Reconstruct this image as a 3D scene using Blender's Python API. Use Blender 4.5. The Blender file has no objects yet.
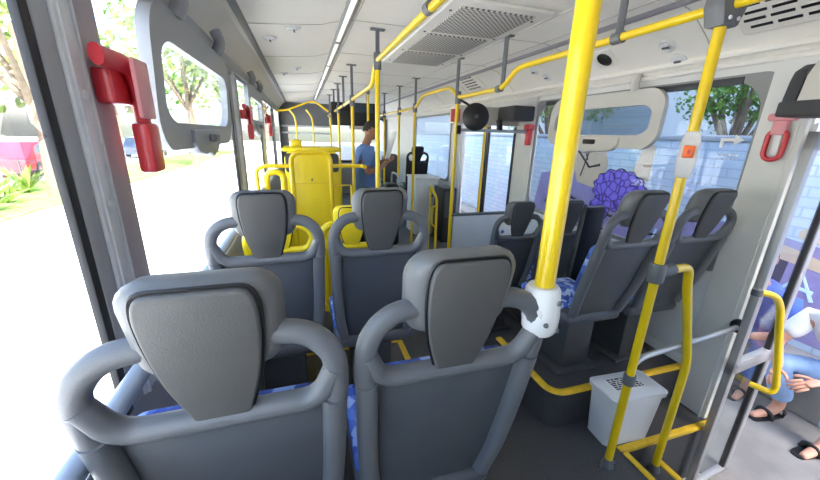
import bpy, bmesh, math, random
from mathutils import Vector as V, Matrix
random.seed(7)
PI = math.pi
scn = bpy.context.scene
C = scn.collection

# ------------------------------------------------------------------ camera
ROT = ((0.95673411, -0.06177588, 0.28433005),      # rows: bus right, forward, up in (image right, image down, optical axis)
       (-0.28979534, -0.28979534, 0.9121608),
       (0.02604799, -0.95509288, -0.29515945))
CAM = V((0, 0, 1.6)); FPX = 339.94
cam = bpy.data.cameras.new('camera'); co = bpy.data.objects.new('camera', cam); C.objects.link(co)
m = Matrix([[ROT[i][0], -ROT[i][1], -ROT[i][2]] for i in range(3)]).to_4x4(); m.translation = CAM
co.matrix_world = m
cam.sensor_fit = 'HORIZONTAL'; cam.sensor_width = 36; cam.lens = FPX/820*36; cam.clip_start = .02; cam.clip_end = 400
scn.camera = co
def survey(u, v, x=None, y=None, z=None):
    d = V([ROT[i][0]*(u-410)+ROT[i][1]*(v-240)+ROT[i][2]*FPX for i in range(3)])
    k = (x-CAM.x)/d.x if x is not None else (y-CAM.y)/d.y if y is not None else (z-CAM.z)/d.z
    return CAM + d*k

# ------------------------------------------------------------------ materials
def mat(name, col, rough=.5, metal=0, spec=.5, bump=0, bscale=60, var=0, vscale=8, emit=0, coat=0):
    M = bpy.data.materials.new(name); M.use_nodes = True
    nt = M.node_tree; b = nt.nodes['Principled BSDF']
    b.inputs['Base Color'].default_value = (*col, 1); b.inputs['Roughness'].default_value = rough
    b.inputs['Metallic'].default_value = metal; b.inputs['Specular IOR Level'].default_value = spec
    if coat: b.inputs['Coat Weight'].default_value = coat
    if emit: b.inputs['Emission Color'].default_value = (*col, 1); b.inputs['Emission Strength'].default_value = emit
    tc = nt.nodes.new('ShaderNodeTexCoord')
    if var:
        n = nt.nodes.new('ShaderNodeTexNoise'); n.inputs['Scale'].default_value = vscale; n.inputs['Detail'].default_value = 6
        nt.links.new(tc.outputs['Object'], n.inputs['Vector'])
        r = nt.nodes.new('ShaderNodeMapRange'); r.inputs['From Min'].default_value = .3; r.inputs['From Max'].default_value = .7
        r.inputs['To Min'].default_value = 1-var; r.inputs['To Max'].default_value = 1+var
        nt.links.new(n.outputs['Fac'], r.inputs['Value'])
        h = nt.nodes.new('ShaderNodeHueSaturation'); h.inputs['Color'].default_value = (*col, 1)
        nt.links.new(r.outputs[0], h.inputs['Value']); nt.links.new(h.outputs['Color'], b.inputs['Base Color'])
    if bump:
        n2 = nt.nodes.new('ShaderNodeTexNoise'); n2.inputs['Scale'].default_value = bscale; n2.inputs['Detail'].default_value = 3
        nt.links.new(tc.outputs['Object'], n2.inputs['Vector'])
        bp = nt.nodes.new('ShaderNodeBump'); bp.inputs['Strength'].default_value = bump; bp.inputs['Distance'].default_value = .004
        nt.links.new(n2.outputs['Fac'], bp.inputs['Height']); nt.links.new(bp.outputs['Normal'], b.inputs['Normal'])
    return M
def glass(name, tint, refl=.06):
    M = bpy.data.materials.new(name); M.use_nodes = True; nt = M.node_tree; nt.nodes.clear()
    o = nt.nodes.new('ShaderNodeOutputMaterial'); mx = nt.nodes.new('ShaderNodeMixShader')
    t = nt.nodes.new('ShaderNodeBsdfTransparent'); t.inputs['Color'].default_value = (*tint, 1)
    g = nt.nodes.new('ShaderNodeBsdfGlossy'); g.inputs['Roughness'].default_value = .02
    lw = nt.nodes.new('ShaderNodeLayerWeight'); pw = nt.nodes.new('ShaderNodeMath'); pw.operation = 'POWER'; pw.inputs[1].default_value = 4
    nt.links.new(lw.outputs['Facing'], pw.inputs[0])
    ma = nt.nodes.new('ShaderNodeMath'); ma.operation = 'MULTIPLY_ADD'; ma.inputs[1].default_value = .3; ma.inputs[2].default_value = refl*.4
    nt.links.new(pw.outputs[0], ma.inputs[0]); nt.links.new(ma.outputs[0], mx.inputs[0])
    nt.links.new(t.outputs[0], mx.inputs[1]); nt.links.new(g.outputs[0], mx.inputs[2]); nt.links.new(mx.outputs[0], o.inputs[0])
    return M
def ramp_mat(name, kind, scale, stops, rough=.7, bump=0, vec_scale=None):
    M = bpy.data.materials.new(name); M.use_nodes = True; nt = M.node_tree; b = nt.nodes['Principled BSDF']
    b.inputs['Roughness'].default_value = rough
    tc = nt.nodes.new('ShaderNodeTexCoord'); mp = nt.nodes.new('ShaderNodeMapping')
    if vec_scale: mp.inputs['Scale'].default_value = vec_scale
    nt.links.new(tc.outputs['Object'], mp.inputs['Vector'])
    if kind == 'noise':
        n = nt.nodes.new('ShaderNodeTexNoise'); n.inputs['Detail'].default_value = 5; out = 'Fac'
    elif kind == 'voronoi':
        n = nt.nodes.new('ShaderNodeTexVoronoi'); out = 'Color'
    elif kind == 'edge':
        n = nt.nodes.new('ShaderNodeTexVoronoi'); n.feature = 'DISTANCE_TO_EDGE'; out = 'Distance'
    n.inputs['Scale'].default_value = scale
    nt.links.new(mp.outputs[0], n.inputs['Vector'])
    r = nt.nodes.new('ShaderNodeValToRGB'); r.color_ramp.elements.remove(r.color_ramp.elements[0])
    r.color_ramp.elements[0].position = stops[0][0]; r.color_ramp.elements[0].color = (*stops[0][1], 1)
    for p, c in stops[1:]:
        e = r.color_ramp.elements.new(p); e.color = (*c, 1)
    nt.links.new(n.outputs[out], r.inputs[0]); nt.links.new(r.outputs[0], b.inputs['Base Color'])
    if bump:
        bp = nt.nodes.new('ShaderNodeBump'); bp.inputs['Strength'].default_value = bump; bp.inputs['Distance'].default_value = .01
        nt.links.new(n.outputs[0], bp.inputs['Height']); nt.links.new(bp.outputs['Normal'], b.inputs['Normal'])
    return M

shell_m = mat('seat_shell_plastic', (.075, .083, .097), .45, bump=.15, bscale=300, var=.06)
rail_m = mat('seat_rail_plastic', (.125, .132, .146), .42, bump=.12, bscale=300)
cover_m = mat('grained_vinyl', (.084, .083, .083), .55, bump=.14, bscale=420, var=.05, vscale=14)
head_m = mat('headrest_plastic', (.135, .137, .142), .45, bump=.12, bscale=300)
fabric_m = ramp_mat('blue_patterned_fabric', 'voronoi', 26, [(.0, (.015, .02, .07)), (.35, (.05, .1, .42)), (.6, (.12, .22, .6)), (.8, (.45, .55, .75))], .9, .3)
black_m = mat('black_plastic', (.009, .009, .0105), .45)
dark_m = mat('dark_grey_plastic', (.045, .047, .052), .5, bump=.1, bscale=200)
rubber_m = mat('black_rubber', (.022, .022, .025), .65)
yel_m = mat('yellow_paint', (.80, .56, .008), .28, coat=.4, var=.03, vscale=20)
yelp_m = mat('yellow_plastic', (.84, .62, .012), .4, var=.03)
yelt_m = mat('yellow_nosing', (.72, .46, .02), .6, bump=.4, bscale=200, var=.12, vscale=30)
grey_m = mat('grey_clamp_plastic', (.13, .135, .145), .45)
lgrey_m = mat('light_grey_plastic', (.66, .66, .66), .4)
white_m = mat('white_plastic', (.72, .73, .74), .4)
panel_m = mat('white_panel', (.62, .64, .66), .4, var=.03)
wall_m = mat('interior_wall_laminate', (.72, .715, .69), .5, var=.03, vscale=5)
wallg_m = mat('grey_wall_laminate', (.3, .305, .315), .5, var=.04)
beige_m = mat('beige_cover_plastic', (.6, .58, .53), .5, var=.02)
ceil_m = mat('ceiling_laminate', (.8, .765, .71), .5, var=.025, vscale=3)
seam_m = mat('ceiling_seam', (.45, .43, .4), .6)
strip_m = mat('lilac_grey_strip', (.3, .28, .31), .5)
gasket_m = mat('grey_gasket', (.27, .27, .27), .6)
alu_m = mat('brushed_aluminium', (.66, .68, .71), .4, .3, var=.06, vscale=20)
steel_m = mat('grey_steel_tube', (.45, .46, .47), .35, .5)
mauve_m = mat('mauve_pillar_laminate', (.34, .3, .325), .55)
hop_m = mat('grey_hopper_frame', (.33, .34, .355), .45)
red_m = mat('red_plastic', (.62, .03, .045), .35, coat=.3)
pink_m = mat('pink_clear_plastic', (.75, .3, .32), .3)
orange_m = mat('orange_button', (.9, .16, .02), .35)
floor_m = ramp_mat('speckled_vinyl_floor', 'noise', 180, [(.3, (.03, .031, .035)), (.55, (.055, .056, .062)), (.72, (.1, .1, .108))], .55, .1)
plat_m = ramp_mat('warm_lit_vinyl', 'noise', 180, [(.3, (.05, .045, .043)), (.55, (.075, .068, .066)), (.72, (.12, .112, .105))], .55, .1)  # same floor vinyl; the browner, paler tone paints in the light falling there
clear_m = glass('clear_window_glass', (.93, .95, .95))
tint_m = glass('tinted_window_glass', (.66, .7, .72), .07)
led_m = mat('light_diffuser', (1.0, .97, .92), .5, emit=.12)
denim_m = mat('light_blue_denim', (.28, .42, .66), .9, bump=.5, bscale=60, var=.12, vscale=12)
shirt_m = mat('blue_shirt_cloth', (.13, .24, .56), .85, bump=.4, bscale=30, var=.1)
shirt2_m = mat('royal_blue_cloth', (.05, .11, .42), .85, bump=.4, bscale=30, var=.25, vscale=14)
trous_m = mat('dark_trouser_cloth', (.02, .022, .03), .85)
skin_m = mat('skin', (.42, .2, .12), .55, var=.06)
skin2_m = mat('warm_skin', (.55, .29, .2), .55, var=.06)
hair_m = mat('black_hair', (.012, .01, .01), .6)
paper_m = mat('paper', (.8, .8, .8), .8)
leaf_a = ramp_mat('leaf_green', 'noise', 5, [(.3, (.05, .13, .02)), (.6, (.16, .3, .05)), (.75, (.3, .42, .1))], .6)
leaf_b = ramp_mat('dry_green_leaf', 'noise', 5, [(.3, (.12, .18, .04)), (.6, (.3, .38, .1)), (.75, (.45, .5, .2))], .6)
bark_m = mat('bark', (.16, .12, .09), .9, bump=.6, bscale=20, var=.2)
conc_m = ramp_mat('pale_concrete_ground', 'noise', 1.2, [(.3, (.68, .67, .65)), (.7, (.82, .81, .79))], .9)
pave_m = ramp_mat('grey_pavement', 'noise', 3, [(.3, (.15, .145, .14)), (.5, (.2, .195, .19)), (.7, (.25, .245, .235))], .9, .3)
grass_m = ramp_mat('verge_grass', 'noise', 9, [(.3, (.1, .2, .03)), (.7, (.3, .42, .1))], .9)
facade_m = mat('pale_facade', (.55, .56, .6), .8, var=.05)
pane_m = mat('dark_facade_pane', (.05, .07, .1), .15)
carred_m = mat('red_car_paint', (.5, .03, .05), .3, coat=.6)
carblu_m = mat('dark_car_paint', (.05, .07, .12), .3, coat=.6)
sign_m = mat('blue_sign', (.02, .12, .6), .5)
notice_m = mat('red_notice', (.7, .12, .1), .6)

# ------------------------------------------------------------------ mesh helpers
def box(bm, x0, x1, y0, y1, z0, z1, bev=0, seg=2, M=None):
    r = bmesh.ops.create_cube(bm, size=1)
    vs = r['verts']
    bmesh.ops.scale(bm, vec=(x1-x0, y1-y0, z1-z0), verts=vs)
    bmesh.ops.translate(bm, vec=((x0+x1)/2, (y0+y1)/2, (z0+z1)/2), verts=vs)
    if bev:
        es = list({e for v in vs for e in v.link_edges})
        rr = bmesh.ops.bevel(bm, geom=es, offset=bev, segments=seg, affect='EDGES', profile=.5)
        vs = list({v for f in rr['faces'] for v in f.verts} | {v for v in vs if v.is_valid})
    if M is not None: bmesh.ops.transform(bm, matrix=M, verts=vs)
    return vs
def fillet(pts, rad, n=6, closed=False):
    pts = [V(p) for p in pts]; out = []
    N = len(pts)
    for i, p in enumerate(pts):
        if not closed and i in (0, N-1): out.append(p); continue
        a = pts[i-1]; b = pts[(i+1) % N]
        r = min(rad, (a-p).length*.49, (b-p).length*.49)
        s = p+(a-p).normalized()*r; e = p+(b-p).normalized()*r
        for k in range(n+1):
            t = k/n; out.append(s*(1-t)**2+p*2*t*(1-t)+e*t*t)
    return out
def sweep(bm, pts, r, seg=12, r2=None, caps=True, side=None, closed=False, rs=None):
    """tube along pts; r2 = other half-width (elliptic), side = reference direction of r"""
    pts = [V(p) for p in pts]
    q = [pts[0]]
    for p in pts[1:]:
        if (p-q[-1]).length > 1e-5: q.append(p)
    pts = q; N = len(pts); rings = []
    up = None
    for i, p in enumerate(pts):
        if closed: t = (pts[(i+1) % N]-pts[i-1]).normalized()
        else: t = ((pts[i+1]-p if i < N-1 else p-pts[i-1])+(p-pts[i-1] if i > 0 else pts[1]-p)).normalized()
        if side is not None:
            a = V(side)-t*t.dot(V(side))
            a = a.normalized() if a.length > 1e-4 else t.orthogonal().normalized()
        elif up is None: a = t.orthogonal().normalized()
        else: a = (up-t*t.dot(up)).normalized()
        up = a; b = t.cross(a); k = rs[i] if rs else 1
        rings.append([bm.verts.new(p+a*(math.cos(w)*r*k)+b*(math.sin(w)*(r2 or r)*k)) for w in [2*PI*j/seg for j in range(seg)]])
    for i in range(N if closed else N-1):
        A = rings[i]; B = rings[(i+1) % N]
        for j in range(seg):
            bm.faces.new((A[j], A[(j+1) % seg], B[(j+1) % seg], B[j]))
    if caps and not closed:
        bm.faces.new(rings[0][::-1]); bm.faces.new(rings[-1])
def prism(bm, outline, vec, bev=0, seg=2):
    vec = V(vec)
    a = [bm.verts.new(V(p)) for p in outline]
    f = bm.faces.new(a)
    r = bmesh.ops.extrude_face_region(bm, geom=[f])
    nv = [g for g in r['geom'] if isinstance(g, bmesh.types.BMVert)]
    bmesh.ops.translate(bm, vec=vec, verts=nv)
    if bev:
        es = list({e for v in nv for e in v.link_edges if all(w in nv for w in e.verts)} | {e for v in a for e in v.link_edges if all(w in a for w in e.verts)})
        bmesh.ops.bevel(bm, geom=es, offset=bev, segments=seg, affect='EDGES', profile=.5)
def lathe(bm, prof, M=None, seg=24):
    """prof: (radius, height) round +Z"""
    rings = []
    for r, z in prof:
        rings.append([bm.verts.new((math.cos(2*PI*j/seg)*r, math.sin(2*PI*j/seg)*r, z)) for j in range(seg)] if r > 1e-6 else [bm.verts.new((0, 0, z))])
    for A, B in zip(rings, rings[1:]):
        for j in range(seg):
            k = (j+1) % seg
            if len(A) == 1 and len(B) > 1: bm.faces.new((A[0], B[k], B[j]))
            elif len(B) == 1 and len(A) > 1: bm.faces.new((A[j], A[k], B[0]))
            elif len(A) > 1: bm.faces.new((A[j], A[k], B[k], B[j]))
    vs = [v for R in rings for v in R]
    if M is not None: bmesh.ops.transform(bm, matrix=M, verts=vs)
def ring_prism(bm, outer, inner, vec):
    """frame between two outlines with the same count, extruded by vec"""
    n = len(outer); vec = V(vec)
    o0 = [bm.verts.new(V(p)) for p in outer]; i0 = [bm.verts.new(V(p)) for p in inner]
    o1 = [bm.verts.new(V(p)+vec) for p in outer]; i1 = [bm.verts.new(V(p)+vec) for p in inner]
    for j in range(n):
        k = (j+1) % n
        bm.faces.new((o0[j], o0[k], i0[k], i0[j])); bm.faces.new((o1[k], o1[j], i1[j], i1[k]))
        bm.faces.new((o0[k], o0[j], o1[j], o1[k])); bm.faces.new((i0[j], i0[k], i1[k], i1[j]))
def rrect(a0, a1, b0, b1, r, f, n=5):
    """rounded rectangle in (a,b), mapped to 3-D by f(a,b)"""
    out = []
    for cx, cy, w in ((a1-r, b1-r, 0), (a0+r, b1-r, PI/2), (a0+r, b0+r, PI), (a1-r, b0+r, 1.5*PI)):
        for k in range(n+1):
            t = w+PI/2*k/n; out.append(f(cx+r*math.cos(t), cy+r*math.sin(t)))
    return out
def obj(name, bm, m, parent=None, smooth=True, angle=40, loc=None):
    bmesh.ops.recalc_face_normals(bm, faces=bm.faces)
    me = bpy.data.meshes.new(name); bm.to_mesh(me); bm.free()
    if isinstance(m, (list, tuple)):
        for k in m: me.materials.append(k)
    elif m: me.materials.append(m)
    if smooth:
        me.polygons.foreach_set('use_smooth', [True]*len(me.polygons))
        me.set_sharp_from_angle(angle=math.radians(angle))
    o = bpy.data.objects.new(name, me); C.objects.link(o)
    if parent: o.parent = parent
    if loc: o.location = loc
    return o
def tag(o, label=None, cat=None, group=None, kind=None):
    if label: o['label'] = label
    if cat: o['category'] = cat
    if group: o['group'] = group
    if kind: o['kind'] = kind
    return o
def thing(name, label, cat, loc=(0, 0, 0), rz=0, group=None):
    o = bpy.data.objects.new(name, None); C.objects.link(o); o.empty_display_size = .1
    o.location = loc; o.rotation_euler = (0, 0, rz)
    return tag(o, label, cat, group)
def struct(name, bm, m, parent=None, **k):
    o = obj(name, bm, m, parent, **k)
    if not parent: o['kind'] = 'structure'
    return o
def B(): return bmesh.new()
def copy_tree(o, parent=None):
    c = o.copy(); C.objects.link(c)
    if parent: c.parent = parent
    for ch in [x for x in o.children]: copy_tree(ch, c)
    return c
def boxobj(name, m, parent, *a, bev=0, **k):
    bm = B(); box(bm, *a, bev=bev); return obj(name, bm, m, parent, **k)
def tubeobj(name, m, parent, pts, r, seg=12, **k):
    bm = B(); sweep(bm, pts, r, seg, **k); return obj(name, bm, m, parent)

# ------------------------------------------------------------------ setting
XL, XR, Y0, Y1, ZC = -.45, 2.25, -1.3, 9.6, 2.28
PL = .23
bm = B(); box(bm, XL-.06, 1.55, Y0, Y1, -.08, 0); box(bm, 1.55, XR+.06, 1.03, Y1, -.08, 0); box(bm, 1.55, XR+.06, Y0, -.75, -.08, 0)
struct('floor', bm, floor_m, smooth=False)
bm = B(); box(bm, XL, .565, Y0+.02, 2.0, .0, PL, .012); o = struct('raised_floor', bm, plat_m)
bm = B(); box(bm, .54, .578, Y0+.02, 2.0, PL-.012, PL+.006, .004); box(bm, XL, .578, 1.965, 2.006, PL-.012, PL+.006, .004); struct('trim_1', bm, yelt_m)
# right platform with the rounded corner
out = fillet([(1.24, 1.24, 0), (XR, 1.24, 0), (XR, 1.83, 0), (1.24, 1.83, 0)], .0001, 1, True)
c = [V((XR, 1.24, 0)), V((XR, 1.83, 0)), V((1.24, 1.83, 0))]+[V((1.24+.09-.09*math.cos(t), 1.24+.09-.09*math.sin(t), 0)) for t in [PI/2*k/6 for k in range(7)]]
bm = B(); prism(bm, c, (0, 0, PL), 0); struct('raised_floor', bm, floor_m)
edge = [(1.255, 1.83, PL), (1.255, 1.36, PL)]+[(1.255+.085-.085*math.cos(t), 1.255+.085-.085*math.sin(t), PL) for t in [PI/2*k/8 for k in range(1, 9)]]+[(XR-.01, 1.255, PL)]
bm = B(); sweep(bm, edge, .024, 8, r2=.011, side=(0, 0, .001), caps=True)
bm.free(); bm = B(); sweep(bm, edge, .011, 8, r2=.026, side=(0, 0, 1)); struct('trim_2', bm, yelt_m)
# stairwell of the rear door
bm = B(); box(bm, 1.55, 1.85, -.75, 1.03, -.2, -.16); box(bm, 1.85, XR+.06, -.75, .93, -.42, -.38)
box(bm, 1.545, 1.555, -.75, 1.03, -.2, -.08); box(bm, 1.845, 1.855, -.75, 1.03, -.42, -.2)
box(bm, 1.55, XR+.06, 1.03, 1.045, -.44, -.08); box(bm, 1.55, XR+.06, -.765, -.75, -.42, -.08)
struct('stairwell', bm, dark_m, smooth=False)
bm = B(); box(bm, 1.535, 1.567, -.75, 1.0, -.02, .008, .004); box(bm, 1.535, XR, 1.006, 1.04, -.02, .008, .004); box(bm, 1.83, 1.87, -.75, 1.02, -.18, -.152, .004); struct('trim_3', bm, yelt_m)

# ceiling profile, one sheet along the bus
prof = [(XL, 2.03), (-.42, 2.09), (-.33, 2.18), (-.27, 2.2), (-.05, 2.215), (.15, 2.235), (.26, 2.265), (.33, ZC), (1.78, ZC), (1.86, 2.262), (1.95, 2.235), (2.08, 2.14), (2.2, 2.03), (XR, 1.99)]
bm = B(); prism(bm, [(x, Y0, z) for x, z in prof]+[(XR, Y0, 2.42), (XL, Y0, 2.42)], (0, Y1-Y0, 0)); ceiling = struct('ceiling', bm, ceil_m, angle=25)
def zc(x):
    for (a, za), (b, zb) in zip(prof, prof[1:]):
        if a <= x <= b: return za+(zb-za)*(x-a)/(b-a)
bm = B()
for y in [-.4, .55, 1.5, 2.45, 3.4, 4.35, 5.3, 6.25, 7.2, 8.15]:
    pts = [V((x, y, z-.001)) for x, z in prof if -.3 < x]
    sweep(bm, pts, .0035, 4, r2=.0025)
for x in (.36, 1.45, 1.75):
    sweep(bm, [(x, Y0, zc(x)-.001), (x, Y1, zc(x)-.001)], .004, 4)
obj('panel_seam', bm, seam_m, ceiling)
bm = B(); sweep(bm, [(-.285, Y0, 2.192), (-.285, Y1, 2.192)], .02, 6, r2=.008, side=(.9, 0, .4)); struct('trim_4', bm, gasket_m)
bm = B(); sweep(bm, [(1.85, Y0, 2.262), (1.85, Y1, 2.262)], .026, 6, r2=.008, side=(.95, 0, -.3)); struct('trim_5', bm, strip_m)
bm = B(); sweep(bm, [(2.17, Y0, 2.045), (2.17, Y1, 2.045)], .018, 8); sweep(bm, [(2.215, Y0, 2.0), (2.215, Y1, 2.0)], .016, 8); struct('trim_6', bm, ceil_m)
bm = B(); box(bm, XL, XL+.035, Y0, 8.1, 1.985, 2.05, .012); struct('trim_7', bm, hop_m)

# walls ------------------------------------------------------------
SL, TL = .93, 1.99
pil_L = [(-1.3, -.9), (.835, 1.06), (2.67, 2.98), (4.4, 4.72), (6.1, 6.5), (7.9, 9.6)]
bm = B(); box(bm, XL-.006, XL, Y0, Y1, -.08, SL); box(bm, XL-.006, XL, Y0, Y1, TL, 2.42)
for a, b in pil_L: box(bm, XL-.006, XL, a, b, SL, TL)
struct('wall_left', bm, wallg_m, smooth=False)
SR, TR = .9, 1.93
pil_R = [(-1.3, -.72), (1.04, 1.24), (3.06, 3.35), (4.9, 5.2), (7.0, 9.6)]
bm = B(); box(bm, XR, XR+.02, 1.04, 3.35, -.08, SR); box(bm, XR, XR+.02, 4.9, Y1, -.08, SR); box(bm, XR, XR+.02, Y0, -.72, -.08, SR)
box(bm, XR, XR+.02, Y0, Y1, TR, 2.42)
for a, b in pil_R: box(bm, XR, XR+.02, a, b, SR, TR)
struct('wall_right', bm, wall_m, smooth=False)
bm = B(); box(bm, XL-.06, XR+.06, Y0-.06, Y0, -.08, 2.42); struct('wall_back', bm, wall_m, smooth=False)
bm = B(); box(bm, XL-.06, XR+.06, Y1, Y1+.06, -.08, .85); box(bm, XL-.06, XR+.06, Y1, Y1+.06, 2.0, 2.42)
box(bm, XL-.06, XL+.08, Y1, Y1+.06, .85, 2.0); box(bm, XR-.08, XR+.06, Y1, Y1+.06, .85, 2.0); struct('wall_front', bm, wallg_m, smooth=False)
nwin = [0]
def window(side, a, b, z0, z1, gm, fm, fw=.03, rad=.1):
    nwin[0] += 1
    x = XL if side < 0 else XR
    ff = lambda p, q: (x, p, q)
    bm = B(); ring_prism(bm, rrect(a-.008 if side < 0 else a-.015, b+.008 if side < 0 else b+.015, z0-.02, z1+.02, .05, ff), rrect(a+fw, b-fw, z0+fw, z1-fw, rad, ff), (-.004*side if side < 0 else -.012, 0, 0))
    w = struct('window_%d' % nwin[0], bm, fm)
    bm = B(); box(bm, x+side*.004-.002, x+side*.004+.002, a-.0, b+.0, z0, z1); obj('pane', bm, gm, w, smooth=False)
    return w
for a, b in zip(pil_L, pil_L[1:]):
    if b[0]-a[1] > .5: window(-1, a[1], b[0], SL, TL, clear_m, hop_m, .008, .06)
wR = window(1, 1.24, 3.06, SR, TR, tint_m, gasket_m, .012, .17)
window(1, 5.2, 7.0, SR, TR, tint_m, gasket_m, .012, .12)
nwin[0] += 1
bm = B(); ring_prism(bm, rrect(XL+.06, XR-.06, .84, 2.01, .1, lambda p, q: (p, Y1, q)), rrect(XL+.11, XR-.11, .9, 1.96, .1, lambda p, q: (p, Y1, q)), (0, -.015, 0))
w = struct('window_%d' % nwin[0], bm, rubber_m)
bm = B(); box(bm, XL+.08, XR-.08, Y1+.02, Y1+.026, .85, 2.0); obj('windscreen_pane', bm, clear_m, w, smooth=False)

# cladding on the left pillars: rubber lip, grey face, aluminium channel, mauve face
n = 8
for i, (a, b) in enumerate(pil_L[1:5]):
    w = b-a
    bm = B(); box(bm, XL, XL+.012, a+.012, a+w*.3, SL, 2.03, .006); o = struct('trim_%d' % n, bm, hop_m); n += 1
    bm = B(); box(bm, XL-.008, XL+.008, a-.012, a+.016, SL, 2.03, .003); obj('rubber_lip', bm, rubber_m, o)
    bm = B(); box(bm, XL, XL+.02, a+w*.27, a+w*.6, SL, 2.06, .006); box(bm, XL+.018, XL+.024, a+w*.32, a+w*.35, SL, 2.06); box(bm, XL+.018, XL+.024, a+w*.52, a+w*.55, SL, 2.06)
    obj('aluminium_channel', bm, alu_m, o)
    bm = B(); box(bm, XL, XL+.014, a+w*.6, b+.01, SL, 2.03, .006); obj('pillar_face', bm, mauve_m, o)
    for z in (1.2, 1.43, 1.66, 1.85):
        bm = B(); lathe(bm, [(0, 0), (.013, 0), (.011, .006), (.005, .008), (0, .008)], Matrix.Translation((XL+.02, a+w*.435, z)) @ Matrix.Rotation(PI/2, 4, 'Y'), 12); obj('bolt', bm, alu_m, o)
# grey header of the left side
bm = B(); box(bm, XL, XL+.02, Y0, 8.1, 1.955, 2.0, .006); struct('trim_%d' % n, bm, wallg_m); n += 1
# sill rail of the left wall
t = thing('wall_handrail', 'blue-grey tubular handrail running along the left window sill', 'handrail', (XL+.055, .6, 1.055))
bm = B(); sweep(bm, [(0, -1.6, 0), (0, 5.6, 0)], .022, 12); obj('rail_tube', bm, mat('blue_grey_tube', (.3, .36, .45), .4), t)
for y in (-1.3, .4, 2.2, 4.0, 5.4):
    bm = B(); box(bm, -.055, .0, y-.015, y+.015, -.014, .012, .004); obj('rail_bracket', bm, grey_m, t)

# right pillar face at the rear door, beige
bm = B(); box(bm, XR-.035, XR, 1.045, 1.235, 0, 2.02, .012); box(bm, XR-.04, XR-.03, 1.07, 1.078, 0, 1.7); struct('trim_%d' % n, bm, wall_m); n += 1
bm = B(); box(bm, XR-.03, XR, 3.07, 3.34, 0, 2.0, .012); struct('trim_%d' % n, bm, wall_m); n += 1
bm = B(); box(bm, XR-.012, XR, 1.24, 3.05, .3, .88, .006); box(bm, XR-.02, XR-.01, 1.24, 3.05, .62, .66, .004); struct('trim_%d' % n, bm, panel_m); n += 1
bm = B(); box(bm, XR-.016, XR, 1.36, 2.95, 1.9, 1.94, .006); struct('trim_%d' % n, bm, dark_m); n += 1

# hopper windows ----------------------------------------------------
def hopper(name, label, side, a, b, z0, z1, fm, tilt, gm, latch_m):
    x = (XL if side < 0 else XR)-side*.03
    o = thing(name, label, 'hopper window', (x, (a+b)/2, z1))
    o.rotation_euler = (0, side*tilt, 0)
    h = (b-a)/2; H = z1-z0
    f = lambda p, q: (0, p, q)
    outer = rrect(-h, h, -H, 0, .12, f, 8)
    inner = [(0, p[1]*(h-.075)/h, -.1+(p[2]+0)*(H-.19)/H) for p in outer]
    bm = B(); ring_prism(bm, outer, inner, (-side*.035, 0, 0))
    bmesh.ops.bevel(bm, geom=[e for e in bm.edges if len(e.link_faces) == 2 and e.calc_face_angle(0) > 1.2], offset=.012, segments=2, affect='EDGES')
    obj('hopper_frame', bm, fm, o)
    bm = B(); box(bm, -side*.018-.003, -side*.018+.003, -h+.06, h-.06, -H+.08, -.08); obj('hopper_pane', bm, gm, o, smooth=False)
    # wavy grip under the frame
    k = -1 if side < 0 else 1
    pts = [(-.26, -H+.02), (-.2, -H-.02), (-.09, -H-.035), (-.03, -H-.03), (.05, -H-.05), (.14, -H-.02), (.2, -H+.02)]
    bm = B(); prism(bm, [(0, p, q) for p, q in pts]+[(0, .2, -H+.07), (0, -.26, -H+.07)], (-side*.05, 0, 0), .012); obj('grip', bm, fm, o)
    bm = B(); box(bm, min(-side*.05, -side*.075), max(-side*.05, -side*.075), -.06, .05, -H+.02, -H+.055, .008); obj('latch', bm, latch_m, o)
    for y in (-.45*h*1.2, .45*h*1.2):
        bm = B(); sweep(bm, fillet([(-side*.03, y, .0), (-side*.055, y, .05), (-side*.03, y, .1)], .05), .026, 12); obj('hinge', bm, fm, o)
    return o
hopper('hopper_window', 'grey framed tilting top pane of the left window with wavy grip beside the big red handle', -1, 1.25, 2.38, 1.53, 1.97, hop_m, -.06, clear_m, grey_m)
hopper('hopper_window', 'beige framed tilting top pane of right window above the graffiti', 1, 1.72, 2.78, 1.545, 1.93, beige_m, .05, tint_m, black_m)
hopper('hopper_window', 'grey tilting top pane far along the left wall beyond the second red handle', -1, 3.15, 4.2, 1.6, 1.97, hop_m, -.02, clear_m, grey_m)

# red emergency handles on the left pillars ---------------------------
def red_handle(loc, label, s=1):
    o = thing('emergency_handle', label, 'emergency handle', loc, 0, 'red emergency handles on the left wall')
    bm = B(); path = fillet([(.015, -.1*s, 0), (.03, .01*s, -.005), (.03, .035*s, -.06*s), (.03, .04*s, -.25*s)], .06, 6)
    sweep(bm, path, .024*s, 10, r2=.016*s, side=(0, .7, .7)); obj('grip_arm', bm, red_m, o)
    bm = B(); box(bm, .012, .052, .0*s, .075*s, -.27*s, -.14*s, .01); obj('hammer_head', bm, red_m, o)
    bm = B(); box(bm, -.02, .02, -.06*s, .03*s, -.1*s, -.02*s, .008); obj('wall_mount', bm, red_m, o)
    bm = B(); box(bm, .045, .056, -.03*s, .055*s, -.13*s, .01*s, .005); obj('clear_cover', bm, pink_m, o)
    return o
red_handle((XL+.035, 1.04, 1.745), 'large red emergency window handle nearest the camera on left pillar', .95)
red_handle((XL+.045, 2.94, 1.765), 'red emergency handle on the second left pillar, middle of the three on that wall', .85)
red_handle((XL+.045, 4.75, 1.78), 'smallest and furthest red emergency handle on the left wall', .9)

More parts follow.
